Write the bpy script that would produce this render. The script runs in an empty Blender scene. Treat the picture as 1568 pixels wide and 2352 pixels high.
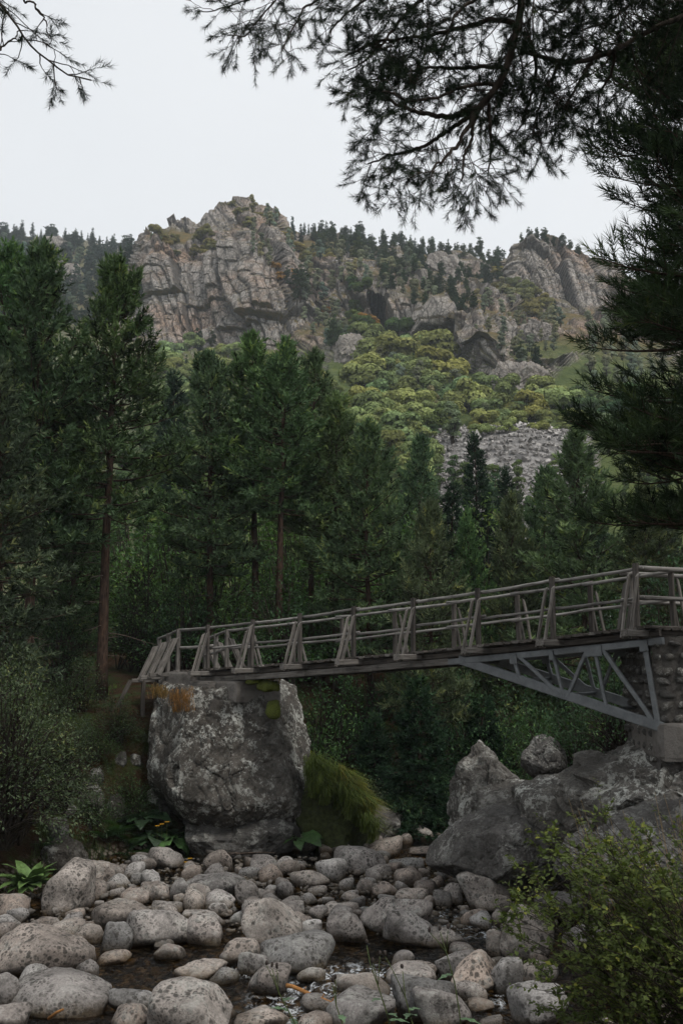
import bpy, math, random
import numpy as np
from mathutils import Vector, Matrix

R = math.radians
scene = bpy.context.scene
COL = scene.collection

# ------------------------------------------------------------------ camera
EYE = 4.6
PITCH = R(8.0)
cam_data = bpy.data.cameras.new("camera")
cam_data.sensor_fit = 'VERTICAL'
cam_data.sensor_height = 36.0
cam_data.lens = 35.0
cam_data.clip_start = 0.05
cam_data.clip_end = 6000.0
cam = bpy.data.objects.new("camera", cam_data)
COL.objects.link(cam)
cam.location = (0, 0, EYE)
cam.rotation_euler = (R(90) + PITCH, 0, 0)
scene.camera = cam

# ------------------------------------------------------------------ sky, sun, exposure
SUN_EL, SUN_ROT = R(58), R(140)
world = bpy.data.worlds.new("World")
scene.world = world
world.use_nodes = True
wt = world.node_tree
wt.nodes.clear()
w_out = wt.nodes.new('ShaderNodeOutputWorld')
w_bg = wt.nodes.new('ShaderNodeBackground')
w_sky = wt.nodes.new('ShaderNodeTexSky')
w_sky.sky_type = 'NISHITA'
w_sky.sun_disc = False
w_sky.sun_elevation = SUN_EL
w_sky.sun_rotation = SUN_ROT
w_sky.dust_density = 4.0
w_mix = wt.nodes.new('ShaderNodeMix')
w_mix.data_type = 'RGBA'
w_mix.inputs[0].default_value = 0.90
w_noise = wt.nodes.new('ShaderNodeTexNoise')
w_noise.inputs['Scale'].default_value = 1.3
w_noise.inputs['Detail'].default_value = 3.0
w_ramp = wt.nodes.new('ShaderNodeValToRGB')          # cloud deck, slightly uneven
w_ramp.color_ramp.elements[0].position = 0.3
w_ramp.color_ramp.elements[0].color = (7.0, 7.25, 7.5, 1)
w_ramp.color_ramp.elements[1].position = 0.7
w_ramp.color_ramp.elements[1].color = (8.1, 8.25, 8.4, 1)
w_tc = wt.nodes.new('ShaderNodeTexCoord')
wt.links.new(w_tc.outputs['Generated'], w_noise.inputs['Vector'])
wt.links.new(w_noise.outputs['Fac'], w_ramp.inputs[0])
wt.links.new(w_sky.outputs[0], w_mix.inputs[6])
wt.links.new(w_ramp.outputs[0], w_mix.inputs[7])
wt.links.new(w_mix.outputs[2], w_bg.inputs[0])
w_bg.inputs[1].default_value = 0.1
wt.links.new(w_bg.outputs[0], w_out.inputs[0])

sun_data = bpy.data.lights.new("sun", 'SUN')
sun_data.energy = 1.5
sun_data.angle = R(12)
sun_data.color = (1.0, 0.96, 0.9)
sun = bpy.data.objects.new("sun", sun_data)
COL.objects.link(sun)
# the sky's sun_rotation turns clockwise from +Y
sd = Vector((math.sin(SUN_ROT) * math.cos(SUN_EL), math.cos(SUN_ROT) * math.cos(SUN_EL), math.sin(SUN_EL)))
sun.rotation_euler = sd.to_track_quat('Z', 'Y').to_euler()
sun.location = sd * 60

scene.view_settings.view_transform = 'Standard'
scene.view_settings.look = 'None'
scene.view_settings.exposure = 0.28
scene.view_settings.gamma = 1.0
scene.view_settings.use_curve_mapping = False
cy = scene.cycles
cy.use_adaptive_sampling = True
cy.adaptive_threshold = 0.02
cy.max_bounces = 5
cy.diffuse_bounces = 2
cy.glossy_bounces = 2
cy.transmission_bounces = 3
cy.transparent_max_bounces = 8
cy.volume_bounces = 1
cy.use_denoising = True
cy.caustics_reflective = False
cy.caustics_refractive = False

# ------------------------------------------------------------------ helpers: picture -> place
FPX = 35.0 / 36.0 * 2352.0


def ray(x, y):
    dx = (x - 784) / FPX
    dy = -(y - 1176) / FPX
    return np.array((dx, math.cos(PITCH) - dy * math.sin(PITCH), math.sin(PITCH) + dy * math.cos(PITCH)))


def at(x, y, Y):
    r = ray(x, y)
    t = Y / r[1]
    return np.array((r[0] * t, Y, EYE + r[2] * t))


def onz(x, y, z=0.0):
    r = ray(x, y)
    t = (z - EYE) / r[2]
    return np.array((r[0] * t, r[1] * t, z))


# ------------------------------------------------------------------ helpers: noise (vectorised)
def _hash(ix, iy, iz, seed):
    h = (ix.astype(np.int64) * 374761393 + iy.astype(np.int64) * 668265263 + iz.astype(np.int64) * 1440662683 + seed * 362437) & 0xffffffff
    h = ((h ^ (h >> 13)) * 1274126177) & 0xffffffff
    h = ((h ^ (h >> 15)) * 2246822519) & 0xffffffff
    h = h ^ (h >> 16)
    return h.astype(np.float64) / 4294967295.0


def vnoise(P, seed=0):
    I = np.floor(P)
    f = P - I
    u = f * f * (3 - 2 * f)
    I = I.astype(np.int64)
    out = 0
    for dx in (0, 1):
        wx = u[:, 0] if dx else 1 - u[:, 0]
        for dy in (0, 1):
            wy = u[:, 1] if dy else 1 - u[:, 1]
            for dz in (0, 1):
                wz = u[:, 2] if dz else 1 - u[:, 2]
                out = out + wx * wy * wz * _hash(I[:, 0] + dx, I[:, 1] + dy, I[:, 2] + dz, seed)
    return out * 2 - 1


def fbm(P, oct=4, seed=0, gain=0.5):
    a, s, out, tot = 1.0, 1.0, 0, 0
    for o in range(oct):
        out = out + a * vnoise(P * s + o * 17.3, seed + o)
        tot += a
        a *= gain
        s *= 2.03
    return out / tot


def worley(P, seed=0):
    """distance to the nearest and second nearest point, and a random value of the nearest cell"""
    I = np.floor(P).astype(np.int64)
    n = len(P)
    f1 = np.full(n, 9.0)
    f2 = np.full(n, 9.0)
    val = np.zeros(n)
    for dx in (-1, 0, 1):
        for dy in (-1, 0, 1):
            for dz in (-1, 0, 1):
                jx, jy, jz = I[:, 0] + dx, I[:, 1] + dy, I[:, 2] + dz
                q = np.stack((jx + _hash(jx, jy, jz, seed), jy + _hash(jx, jy, jz, seed + 1), jz + _hash(jx, jy, jz, seed + 2)), 1)
                d = np.sqrt(((q - P) ** 2).sum(1))
                new = d < f1
                f2 = np.where(new, f1, np.minimum(f2, d))
                val = np.where(new, _hash(jx, jy, jz, seed + 3), val)
                f1 = np.where(new, d, f1)
    return f1, f2, val


def blocks(u, z, w, h, seed, tilt=0.0):
    """jointed rock: courses of blocks of about w by h; a random value for each block and the closeness of a joint"""
    z0 = np.zeros(len(u), np.int64)
    uu = u / w
    i = np.floor(uu).astype(np.int64)
    jit = _hash(i, z0, z0, seed)
    # uneven joint spacing
    e = np.abs(uu - i - (.15 + .7 * jit))
    i2 = i + (uu - i > .15 + .7 * jit)
    zz = (z + tilt * u) / h + _hash(i2, z0, z0, seed + 1) * 3.7
    j = np.floor(zz).astype(np.int64)
    jz = .2 + .6 * _hash(i2, j, z0, seed + 2)
    e2 = np.abs(zz - j - jz)
    j2 = j + (zz - j > jz)
    return _hash(i2, j2, z0, seed + 3), np.minimum(e * w, e2 * h * 1.8)


def smooth(a, b, x):
    t = np.clip((x - a) / (b - a), 0, 1)
    return t * t * (3 - 2 * t)


# ------------------------------------------------------------------ helpers: meshes and objects
class Geo:
    """collects vertices and triangles (quads are split)"""
    def __init__(self):
        self.V, self.F, self.T, self.n = [], [], [], 0

    def add(self, V, F, tint=None):
        V = np.asarray(V, float).reshape(-1, 3)
        F = np.asarray(F, int)
        if F.shape[1] == 4:
            F = np.concatenate((F[:, [0, 1, 2]], F[:, [0, 2, 3]]))
        self.V.append(V)
        self.F.append(F + self.n)
        if tint is None:
            tint = np.full(len(V), 0.5)
        self.T.append(np.broadcast_to(tint, (len(V),)))
        self.n += len(V)
        return self

    def arrays(self):
        if not self.V:
            return np.zeros((0, 3)), np.zeros((0, 3), int), np.zeros(0)
        return np.concatenate(self.V), np.concatenate(self.F), np.concatenate(self.T)


def make_mesh(name, V, F, m, smooth_shade=False, attrs=None):
    V = np.asarray(V, np.float32)
    F = np.asarray(F, np.int32)
    k = F.shape[1]
    me = bpy.data.meshes.new(name)
    me.vertices.add(len(V))
    me.vertices.foreach_set('co', V.ravel())
    me.loops.add(F.size)
    me.loops.foreach_set('vertex_index', F.ravel())
    me.polygons.add(len(F))
    me.polygons.foreach_set('loop_start', np.arange(0, F.size, k, dtype=np.int32))
    me.polygons.foreach_set('use_smooth', np.full(len(F), smooth_shade, bool))
    for an, av in (attrs or {}).items():
        at_ = me.attributes.new(an, 'FLOAT', 'POINT')
        at_.data.foreach_set('value', np.asarray(av, np.float32))
    if m:
        me.materials.append(m)
    me.update(calc_edges=True)
    return me


def geo_mesh(name, g, m, smooth_shade=False):
    V, F, T = g.arrays()
    return make_mesh(name, V, F, m, smooth_shade, {'tint': T})


def link(name, data, loc=(0, 0, 0), parent=None, rot=(0, 0, 0), scale=(1, 1, 1), color=None):
    o = bpy.data.objects.new(name, data)
    COL.objects.link(o)
    o.location = loc
    o.rotation_euler = rot
    o.scale = scale
    if parent is not None:
        o.parent = parent
    if color is not None:
        o.color = (*color, 1)
    return o


def tag(o, label, cat, group=None):
    o['label'] = label
    o['category'] = cat
    if group:
        o['group'] = group
    return o


def structure(o):
    o['kind'] = 'structure'
    return o


def stuff(o, label=None, cat=None):
    o['kind'] = 'stuff'
    if label:
        o['label'] = label
    if cat:
        o['category'] = cat
    return o


def ordinal(n):
    ones = ['', 'first', 'second', 'third', 'fourth', 'fifth', 'sixth', 'seventh', 'eighth', 'ninth', 'tenth', 'eleventh', 'twelfth', 'thirteenth', 'fourteenth', 'fifteenth', 'sixteenth', 'seventeenth', 'eighteenth', 'nineteenth']
    tens = {2: 'twent', 3: 'thirt', 4: 'fort', 5: 'fift', 6: 'sixt', 7: 'sevent', 8: 'eight', 9: 'ninet'}
    if n < 20:
        return ones[n]
    return tens[n // 10] + ('ieth' if n % 10 == 0 else 'y-' + ones[n % 10])


def label_by_place(items, phrase, bands=3, words=None):
    """items: (object, x, y) in the picture; each label names the row it stands in and its count from the left"""
    if not items:
        return
    words = words or {1: [''], 2: ['upper row, ', 'lower row, '], 3: ['upper row, ', 'middle row, ', 'lower row, ']}[bands]
    ys = sorted(i[2] for i in items)
    cuts = [ys[min(len(ys) - 1, len(ys) * (k + 1) // bands)] for k in range(bands - 1)]
    for b in range(bands):
        row = [i for i in items if sum(i[2] >= c for c in cuts) == b]
        row.sort(key=lambda i: i[1])
        for k, i in enumerate(row):
            i[0]['label'] = '%s, %s%s from left' % (phrase, words[b], ordinal(k + 1))


def to_pixel(p):
    q = np.asarray(p, float) - np.array((0, 0, EYE))
    d = q[1] * math.cos(PITCH) + q[2] * math.sin(PITCH)
    u = -q[1] * math.sin(PITCH) + q[2] * math.cos(PITCH)
    return 784 + q[0] / d * FPX, 1176 - u / d * FPX


def norm(v):
    v = np.asarray(v, float)
    return v / (np.linalg.norm(v, axis=-1, keepdims=True) + 1e-12)


def tube(pts, rad, n=6, cap=True):
    pts = np.asarray(pts, float)
    k = len(pts)
    rad = np.broadcast_to(np.asarray(rad, float), (k,))
    t = np.gradient(pts, axis=0) if k > 2 else np.repeat((pts[1] - pts[0])[None], k, 0)
    t = norm(t)
    ref = np.array((0, 0, 1.0)) if abs(t[0][2]) < 0.9 else np.array((1.0, 0, 0))
    a = norm(np.cross(t, ref))
    b = np.cross(t, a)
    ang = np.linspace(0, 2 * math.pi, n, endpoint=False)
    V = pts[:, None] + rad[:, None, None] * (np.cos(ang)[None, :, None] * a[:, None] + np.sin(ang)[None, :, None] * b[:, None])
    V = V.reshape(-1, 3)
    F = []
    for i in range(k - 1):
        for j in range(n):
            j2 = (j + 1) % n
            F.append((i * n + j, i * n + j2, (i + 1) * n + j2, (i + 1) * n + j))
    F = np.array(F)
    F = np.concatenate((F[:, [0, 1, 2]], F[:, [0, 2, 3]]))
    if cap:
        c = [(0, j + 1, j) for j in range(1, n - 1)] + [((k - 1) * n, (k - 1) * n + j, (k - 1) * n + j + 1) for j in range(1, n - 1)]
        F = np.concatenate((F, np.array(c)))
    return V, F


def scatter(tv, tf, pos, direc, scale, rng, flat=False):
    """copies of a template whose +x axis follows direc; returns V, F and the index of the copy of each vertex"""
    pos = np.asarray(pos, float)
    d = norm(direc)
    n = len(pos)
    if flat:
        ref = np.tile(np.array((0, 0, 1.0)), (n, 1)) + rng.normal(0, 0.35, (n, 3))
    else:
        ref = rng.normal(0, 1, (n, 3))
    a = norm(np.cross(ref, d))
    b = np.cross(d, a)
    s = np.broadcast_to(np.asarray(scale, float), (n,))[:, None, None]
    V = pos[:, None] + s * (tv[None, :, 0:1] * d[:, None] + tv[None, :, 1:2] * a[:, None] + tv[None, :, 2:3] * b[:, None])
    F = (tf[None] + (np.arange(n) * len(tv))[:, None, None]).reshape(-1, tf.shape[1])
    return V.reshape(-1, 3), F, np.repeat(np.arange(n), len(tv))


def tuft(K, length, width, lo=25, hi=60, seed=0, axis=0.8):
    """a bottle-brush of K needles along +x"""
    rng = np.random.default_rng(seed)
    V, F = [], []
    for i in range(K):
        bx = rng.uniform(0, axis) if i > 2 else axis
        th = R(rng.uniform(lo, hi)) * (1.0 if i > 2 else 0.3)
        ph = 2 * math.pi * (i * 0.618 + rng.uniform(-.1, .1))
        l = length * rng.uniform(0.75, 1.15)
        dirv = np.array((math.cos(th), math.sin(th) * math.cos(ph), math.sin(th) * math.sin(ph)))
        side = norm(np.cross(dirv, rng.normal(0, 1, 3))) * width
        base = np.array((bx, 0, 0))
        V += [base - side * .5, base + side * .5, base + dirv * l]
        F.append((3 * i, 3 * i + 1, 3 * i + 2))
    return np.array(V), np.array(F)


LEAF_V = np.array([(0, 0, 0), (.45, .24, .07), (1, 0, -.03), (.45, -.24, .07)])
LEAF_F = np.array([(0, 1, 2), (0, 2, 3)])


# ------------------------------------------------------------------ helpers: node materials
class Mat:
    def __init__(self, name):
        self.m = bpy.data.materials.new(name)
        self.m.use_nodes = True
        self.t = self.m.node_tree
        self.t.nodes.clear()
        self.out = self.n('OutputMaterial')

    def n(self, kind, **kw):
        nd = self.t.nodes.new('ShaderNode' + kind)
        for k, v in kw.items():
            setattr(nd, k, v)
        return nd

    def put(self, sock, v):
        if isinstance(v, bpy.types.NodeSocket):
            self.t.links.new(v, sock)
        elif v is not None:
            if hasattr(sock.default_value, '__len__') and not hasattr(v, '__len__'):
                v = (v, v, v, 1)[:len(sock.default_value)]
            if hasattr(sock.default_value, '__len__') and len(v) == 3 and len(sock.default_value) == 4:
                v = (*v, 1)
            sock.default_value = v

    def coord(self, which='Object', scale=None):
        c = self.n('TexCoord').outputs[which] if which != 'World' else self.n('NewGeometry').outputs['Position']
        if scale is not None:
            mp = self.n('Mapping')
            mp.inputs['Scale'].default_value = scale
            self.put(mp.inputs['Vector'], c)
            c = mp.outputs[0]
        return c

    def offset_random(self, c):
        oi = self.n('ObjectInfo').outputs['Random']
        mu = self.math('MULTIPLY', oi, 71.0)
        va = self.n('VectorMath', operation='ADD')
        self.put(va.inputs[0], c)
        self.t.links.new(mu, va.inputs[1])
        return va.outputs[0]

    def noise(self, c, scale, detail=5, rough=0.6, dist=0.0):
        nd = self.n('TexNoise')
        self.put(nd.inputs['Vector'], c)
        nd.inputs['Scale'].default_value = scale
        nd.inputs['Detail'].default_value = detail
        nd.inputs['Roughness'].default_value = rough
        nd.inputs['Distortion'].default_value = dist
        return nd.outputs['Fac']

    def voronoi(self, c, scale, feature='F1', out='Distance', rand=1.0):
        nd = self.n('TexVoronoi', feature=feature)
        self.put(nd.inputs['Vector'], c)
        nd.inputs['Scale'].default_value = scale
        nd.inputs['Randomness'].default_value = rand
        return nd.outputs[out]

    def ramp(self, f, stops, interp='LINEAR'):
        nd = self.n('ValToRGB')
        cr = nd.color_ramp
        cr.interpolation = interp
        while len(cr.elements) < len(stops):
            cr.elements.new(0.5)
        for e, (p, c) in zip(cr.elements, stops):
            e.position = p
            e.color = (c, c, c, 1) if not hasattr(c, '__len__') else (*c, 1)
        self.put(nd.inputs[0], f)
        return nd.outputs[0]

    def mix(self, f, a, b, blend='MIX'):
        nd = self.n('Mix', data_type='RGBA', blend_type=blend)
        self.put(nd.inputs[0], f)
        self.put(nd.inputs[6], a)
        self.put(nd.inputs[7], b)
        return nd.outputs[2]

    def math(self, op, a, b=None, clamp=False):
        nd = self.n('Math', operation=op, use_clamp=clamp)
        self.put(nd.inputs[0], a)
        if b is not None:
            self.put(nd.inputs[1], b)
        return nd.outputs[0]

    def attr(self, name):
        return self.n('Attribute', attribute_name=name).outputs['Fac']

    def bump(self, h, strength=0.5, dist=0.05):
        nd = self.n('Bump')
        nd.inputs['Strength'].default_value = strength
        nd.inputs['Distance'].default_value = dist
        self.put(nd.inputs['Height'], h)
        return nd.outputs[0]

    def bsdf(self, color, rough=0.8, spec=0.3, normal=None, metal=0.0):
        nd = self.n('BsdfPrincipled')
        self.put(nd.inputs['Base Color'], color)
        self.put(nd.inputs['Roughness'], rough)
        nd.inputs['Specular IOR Level'].default_value = spec
        nd.inputs['Metallic'].default_value = metal
        if normal is not None:
            self.put(nd.inputs['Normal'], normal)
        return nd.outputs[0]

    def done(self, shader):
        self.t.links.new(shader, self.out.inputs['Surface'])
        return self.m


def mat_foliage(name, trans=0.25, rough=0.55, spec=0.25, lo=0.5, hi=1.5, hue=True):
    """colour comes from the object's own colour, varied leaf by leaf"""
    M = Mat(name)
    oi = M.n('ObjectInfo')
    t = M.attr('tint')
    k = M.math('ADD', M.math('MULTIPLY', t, hi - lo), lo)
    c = M.mix(1.0, oi.outputs['Color'], k, 'MULTIPLY')
    if hue:
        warm = M.math('MULTIPLY', M.math('POWER', t, 6.0), 0.6)
        c = M.mix(warm, c, M.mix(1.0, c, (1.9, 1.35, .7), 'MULTIPLY'))
    p = M.bsdf(c, rough, spec)
    if trans > 0:
        tr = M.n('BsdfTranslucent')
        M.put(tr.inputs[0], M.mix(1.0, c, (1.2, 1.35, .6), 'MULTIPLY'))
        ms = M.n('MixShader')
        ms.inputs[0].default_value = trans
        M.t.links.new(p, ms.inputs[1])
        M.t.links.new(tr.outputs[0], ms.inputs[2])
        p = ms.outputs[0]
    return M.done(p)


def mat_bark(name, low, high):
    M = Mat(name)
    c = M.coord('Object', (1, 1, .25))
    n1 = M.noise(c, 14, 6, .7)
    n2 = M.voronoi(c, 16)
    base = M.ramp(n1, [(.3, tuple(x * .45 for x in low)), (.55, low), (.75, high)])
    col = M.mix(M.ramp(n2, [(.1, 0.0), (.5, 1.0)]), tuple(x * .3 for x in low), base)
    return M.done(M.bsdf(col, .9, .1, M.bump(n1, .8, .03)))


def mat_stone(name, tones, dark=0.35, lichen=0.25, scale=1.0, wet=True, spots=0.5):
    """granite: speckled, blotched with dark and pale lichen; damp and darker at the waterline"""
    M = Mat(name)
    c = M.offset_random(M.coord('Object'))
    big = M.noise(c, 2.2 * scale, 4, .6)
    mid = M.noise(c, 9 * scale, 6, .72)
    fine = M.noise(c, 55 * scale, 4, .7)
    oi = M.n('ObjectInfo').outputs['Random']
    tone = M.ramp(oi, [(i / max(1, len(tones) - 1), t) for i, t in enumerate(tones)])
    col = M.mix(1.0, tone, M.ramp(big, [(.3, .5), (.7, 1.25)]), 'MULTIPLY')
    col = M.mix(1.0, col, M.ramp(fine, [(.3, .65), (.68, 1.3)]), 'MULTIPLY')
    cw = M.mix(.06, c, M.n('TexNoise').outputs['Color'])
    d1 = M.ramp(M.voronoi(cw, 17 * scale), [(.27, 1.0), (.40, 0.0)])
    d2 = M.ramp(M.voronoi(cw, 38 * scale), [(.26, .9), (.42, 0.0)])
    patchy = M.ramp(M.noise(c, 4 * scale, 4, .65), [(.38, .1), (.54, 1.0)])
    spot = M.math('MULTIPLY', M.math('MULTIPLY', M.math('MAXIMUM', d1, d2), patchy), spots)
    col = M.mix(spot, col, (.05, .045, .04))
    dk = M.math('MULTIPLY', M.ramp(mid, [(.5, 0.0), (.68, 1.0)]), dark)
    col = M.mix(dk, col, (.04, .04, .036))
    ln = M.math('ADD', M.math('MULTIPLY', M.noise(c, 5 * scale, 5, .7), .55), M.math('MULTIPLY', M.noise(c, 26 * scale, 5, .75), .45))
    zone = M.ramp(M.noise(c, 1.1 * scale, 3, .6), [(.40, .12), (.58, 1.0)])
    lm = M.math('MULTIPLY', M.math('MULTIPLY', M.ramp(ln, [(.51, 0.0), (.56, 1.0)]), zone), lichen)
    col = M.mix(lm, col, (.46, .46, .42))
    h = M.math('ADD', M.math('MULTIPLY', mid, .7), M.math('MULTIPLY', fine, .3))
    rough = .85
    if wet:
        pz = M.n('SeparateXYZ')
        M.put(pz.inputs[0], M.coord('World'))
        zz = M.math('ADD', pz.outputs[2], M.math('MULTIPLY', M.math('SUBTRACT', mid, .5), .3))
        wm = M.ramp(zz, [(.03, 1.0), (.17, 0.0)])
        col = M.mix(wm, col, M.mix(1.0, col, (.32, .27, .2), 'MULTIPLY'))
        rough = M.math('SUBTRACT', .85, M.math('MULTIPLY', wm, .45))
    return M.done(M.bsdf(col, rough, .15, M.bump(h, .7, .03 / scale)))


def mat_timber(name, a, b):
    M = Mat(name)
    c = M.offset_random(M.coord('Object', (1.2, 22, 22)))
    g = M.noise(c, 1.6, 6, .65, .3)
    n2 = M.noise(M.offset_random(M.coord('Object')), 5, 4, .6)
    oi = M.n('ObjectInfo').outputs['Random']
    col = M.ramp(g, [(.3, tuple(x * .35 for x in a)), (.46, a), (.7, b)])
    col = M.mix(1.0, col, M.ramp(oi, [(0, .7), (1, 1.2)]), 'MULTIPLY')
    col = M.mix(M.math('MULTIPLY', M.ramp(n2, [(.52, 0.0), (.72, 1.0)]), .6), col, (.035, .032, .03))
    return M.done(M.bsdf(col, .85, .2, M.bump(g, .6, .01)))

# ================================================================== materials
MF_NEEDLE = mat_foliage('pine_needles', .12, .7, .08, .12, 2.1)
MF_LEAF = mat_foliage('green_leaves', .3, .6, .12, .4, 1.6)
MF_FAR = mat_foliage('far_foliage', .15, .8, .03, .45, 1.5, False)
MF_GRASS = mat_foliage('grass_blades', .3, .6, .2, .5, 1.5)
M_BARK = mat_bark('pine_bark', (.07, .046, .034), (.145, .085, .055))
M_TWIG = mat_bark('dark_twig_bark', (.05, .04, .032), (.10, .08, .06))
M_DEAD = mat_bark('dead_twig', (.13, .10, .08), (.22, .18, .15))
M_RIVER = mat_stone('river_granite', [(.30, .262, .23), (.38, .31, .262), (.20, .186, .176), (.34, .31, .288), (.43, .375, .328), (.25, .21, .184), (.46, .435, .412), (.18, .174, .168)], .6, .35, .6, True, .85)
M_PEBBLE = mat_stone('pebble_granite', [(.27, .25, .23), (.36, .33, .30), (.44, .42, .40)], .3, .2, 1.2, True, .25)
M_BOULDER = mat_stone('lichened_boulder', [(.098, .088, .076), (.098, .088, .076)], .85, .95, .55, False, .6)
M_OUTCROP = mat_stone('pale_bedrock', [(.135, .124, .11), (.135, .124, .11)], .8, .95, .55, False, .55)
M_DARKROCK = mat_stone('dark_mossy_rock', [(.085, .08, .074), (.12, .112, .104)], .6, .5, .6, False, .5)
M_TIMBER = mat_timber('weathered_timber', (.15, .136, .121), (.285, .262, .237))
M_POLE = mat_timber('weathered_pole', (.18, .168, .155), (.34, .322, .30))
M_DARKTIMBER = mat_timber('dark_timber', (.075, .065, .056), (.15, .13, .115))


def mat_steel():
    M = Mat('galvanised_steel')
    c = M.coord('Object')
    n = M.noise(c, 6, 5, .7)
    col = M.ramp(n, [(.3, (.105, .112, .116)), (.7, (.185, .193, .197))])
    rust = M.ramp(M.noise(c, 11, 6, .75), [(.64, 0.0), (.72, 1.0)])
    col = M.mix(M.math('MULTIPLY', rust, .6), col, (.13, .07, .04))
    return M.done(M.bsdf(col, .5, .4, M.bump(n, .15, .01), .35))


M_STEEL = mat_steel()


def mat_concrete():
    M = Mat('old_concrete')
    c = M.coord('World')
    n = M.noise(c, 3, 7, .7)
    f = M.noise(c, 30, 4, .7)
    col = M.ramp(n, [(.3, (.10, .09, .08)), (.7, (.25, .23, .21))])
    col = M.mix(M.math('MULTIPLY', M.ramp(n, [(.55, 0.0), (.62, 1.0)]), .5), col, (.05, .05, .045))
    return M.done(M.bsdf(col, .95, .1, M.bump(M.math('ADD', n, f), .7, .03)))


M_CONCRETE = mat_concrete()


def mat_mortar():
    M = Mat('rubble_mortar')
    c = M.coord('World')
    n = M.noise(c, 8, 7, .75)
    col = M.ramp(n, [(.3, (.05, .046, .042)), (.7, (.15, .138, .125))])
    return M.done(M.bsdf(col, .95, .1, M.bump(n, .9, .06)))


M_MORTAR = mat_mortar()


def mat_ground():
    """pine needles, earth and moss; gravel in the river bed (attribute bed)"""
    M = Mat('forest_floor')
    c = M.coord('World')
    n = M.noise(c, .9, 6, .7)
    f = M.noise(c, 26, 5, .75)
    needle = M.ramp(f, [(.3, (.012, .008, .005)), (.55, (.042, .024, .012)), (.75, (.11, .06, .028))])
    moss = M.ramp(f, [(.3, (.01, .016, .007)), (.7, (.05, .068, .02))])
    col = M.mix(M.ramp(n, [(.46, 0.0), (.58, 1.0)]), needle, moss)
    v = M.voronoi(c, 9)
    peb = M.mix(M.voronoi(c, 9, 'F1', 'Color'), (.11, .095, .075), (.32, .28, .23))
    peb = M.mix(M.ramp(v, [(.35, 0.0), (.6, 1.0)]), peb, (.02, .016, .01))
    col = M.mix(M.attr('bed'), col, peb)
    return M.done(M.bsdf(col, .95, .1, M.bump(M.math('ADD', f, v), .8, .05)))


M_GROUND = mat_ground()


def mat_mountain():
    M = Mat('mountain_rock')
    c = M.coord('World')
    n1 = M.noise(M.coord('World', (.03, .03, .05)), 1.0, 8, .72)
    n2 = M.noise(M.coord('World', (.22, .22, .4)), 1.0, 8, .75, .5)
    n3 = M.noise(M.coord('World', (1.2, 1.2, .5)), 1.0, 6, .75)
    rock = M.ramp(n2, [(.25, (.19, .175, .16)), (.42, (.33, .30, .27)), (.58, (.46, .42, .38)), (.78, (.58, .55, .52))])
    rock = M.mix(M.ramp(n1, [(.48, 0.0), (.62, 1.0)]), rock, M.mix(1.0, rock, (1.15, .88, .72), 'MULTIPLY'))
    rock = M.mix(1.0, rock, M.ramp(n3, [(.3, .6), (.7, 1.25)]), 'MULTIPLY')
    ed = M.ramp(M.voronoi(M.coord('World', (.42, .42, .2)), 1.0, 'DISTANCE_TO_EDGE'), [(.0, .35), (.07, 1.0)])
    ed2 = M.ramp(M.voronoi(M.coord('World', (1.2, 1.2, .7)), 1.0, 'DISTANCE_TO_EDGE'), [(.0, .5), (.10, 1.0)])
    rock = M.mix(1.0, M.mix(1.0, rock, ed, 'MULTIPLY'), ed2, 'MULTIPLY')
    crack_and_cave = M.attr('crack_and_cave')
    rock = M.mix(M.math('MULTIPLY', crack_and_cave, .75), rock, (.045, .04, .038))  # dark joints, plus painted shade inside the cave
    # dry grass and heath on ledges, green turf lower down
    gn = M.noise(c, .35, 6, .7)
    dry = M.ramp(gn, [(.3, (.06, .062, .026)), (.5, (.13, .105, .045)), (.7, (.24, .15, .06))])
    green = M.ramp(gn, [(.3, (.045, .07, .022)), (.7, (.14, .17, .055))])
    grass = M.mix(M.attr('green'), dry, green)
    col = M.mix(M.attr('grass'), rock, grass)
    sv = M.voronoi(M.coord('World', (1, 1, 1)), 1.1, 'F1', 'Color')
    sbw = M.n('RGBToBW')
    M.put(sbw.inputs[0], sv)
    scree = M.mix(1.0, M.mix(.6, (.42, .40, .385), sbw.outputs[0], 'MULTIPLY'), M.ramp(n3, [(.3, .7), (.7, 1.3)]), 'MULTIPLY')
    col = M.mix(M.attr('scree'), col, scree)
    return M.done(M.bsdf(col, .95, .1, M.bump(M.math('ADD', n2, n3), .9, .8)))


M_MOUNTAIN = mat_mountain()


def mat_cragrock():
    M = Mat('crag_rock')
    n2 = M.noise(M.coord('World', (.22, .22, .4)), 1.0, 8, .75, .5)
    n3 = M.noise(M.coord('World', (1.4, 1.4, .4)), 1.0, 6, .75)
    rock = M.ramp(n2, [(.25, (.14, .13, .12)), (.42, (.30, .27, .245)), (.58, (.44, .40, .36)), (.78, (.57, .54, .50))])
    rock = M.mix(1.0, rock, M.ramp(n3, [(.3, .5), (.7, 1.25)]), 'MULTIPLY')
    ge = M.n('NewGeometry')
    sx = M.n('SeparateXYZ')
    M.put(sx.inputs[0], ge.outputs['Normal'])
    top = M.ramp(sx.outputs[2], [(.72, 0.0), (.88, 1.0)])
    col = M.mix(top, rock, (.17, .115, .045))
    return M.done(M.bsdf(col, .95, .1, M.bump(M.math('ADD', n2, n3), .9, .6)))


M_CRAG = mat_cragrock()


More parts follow.
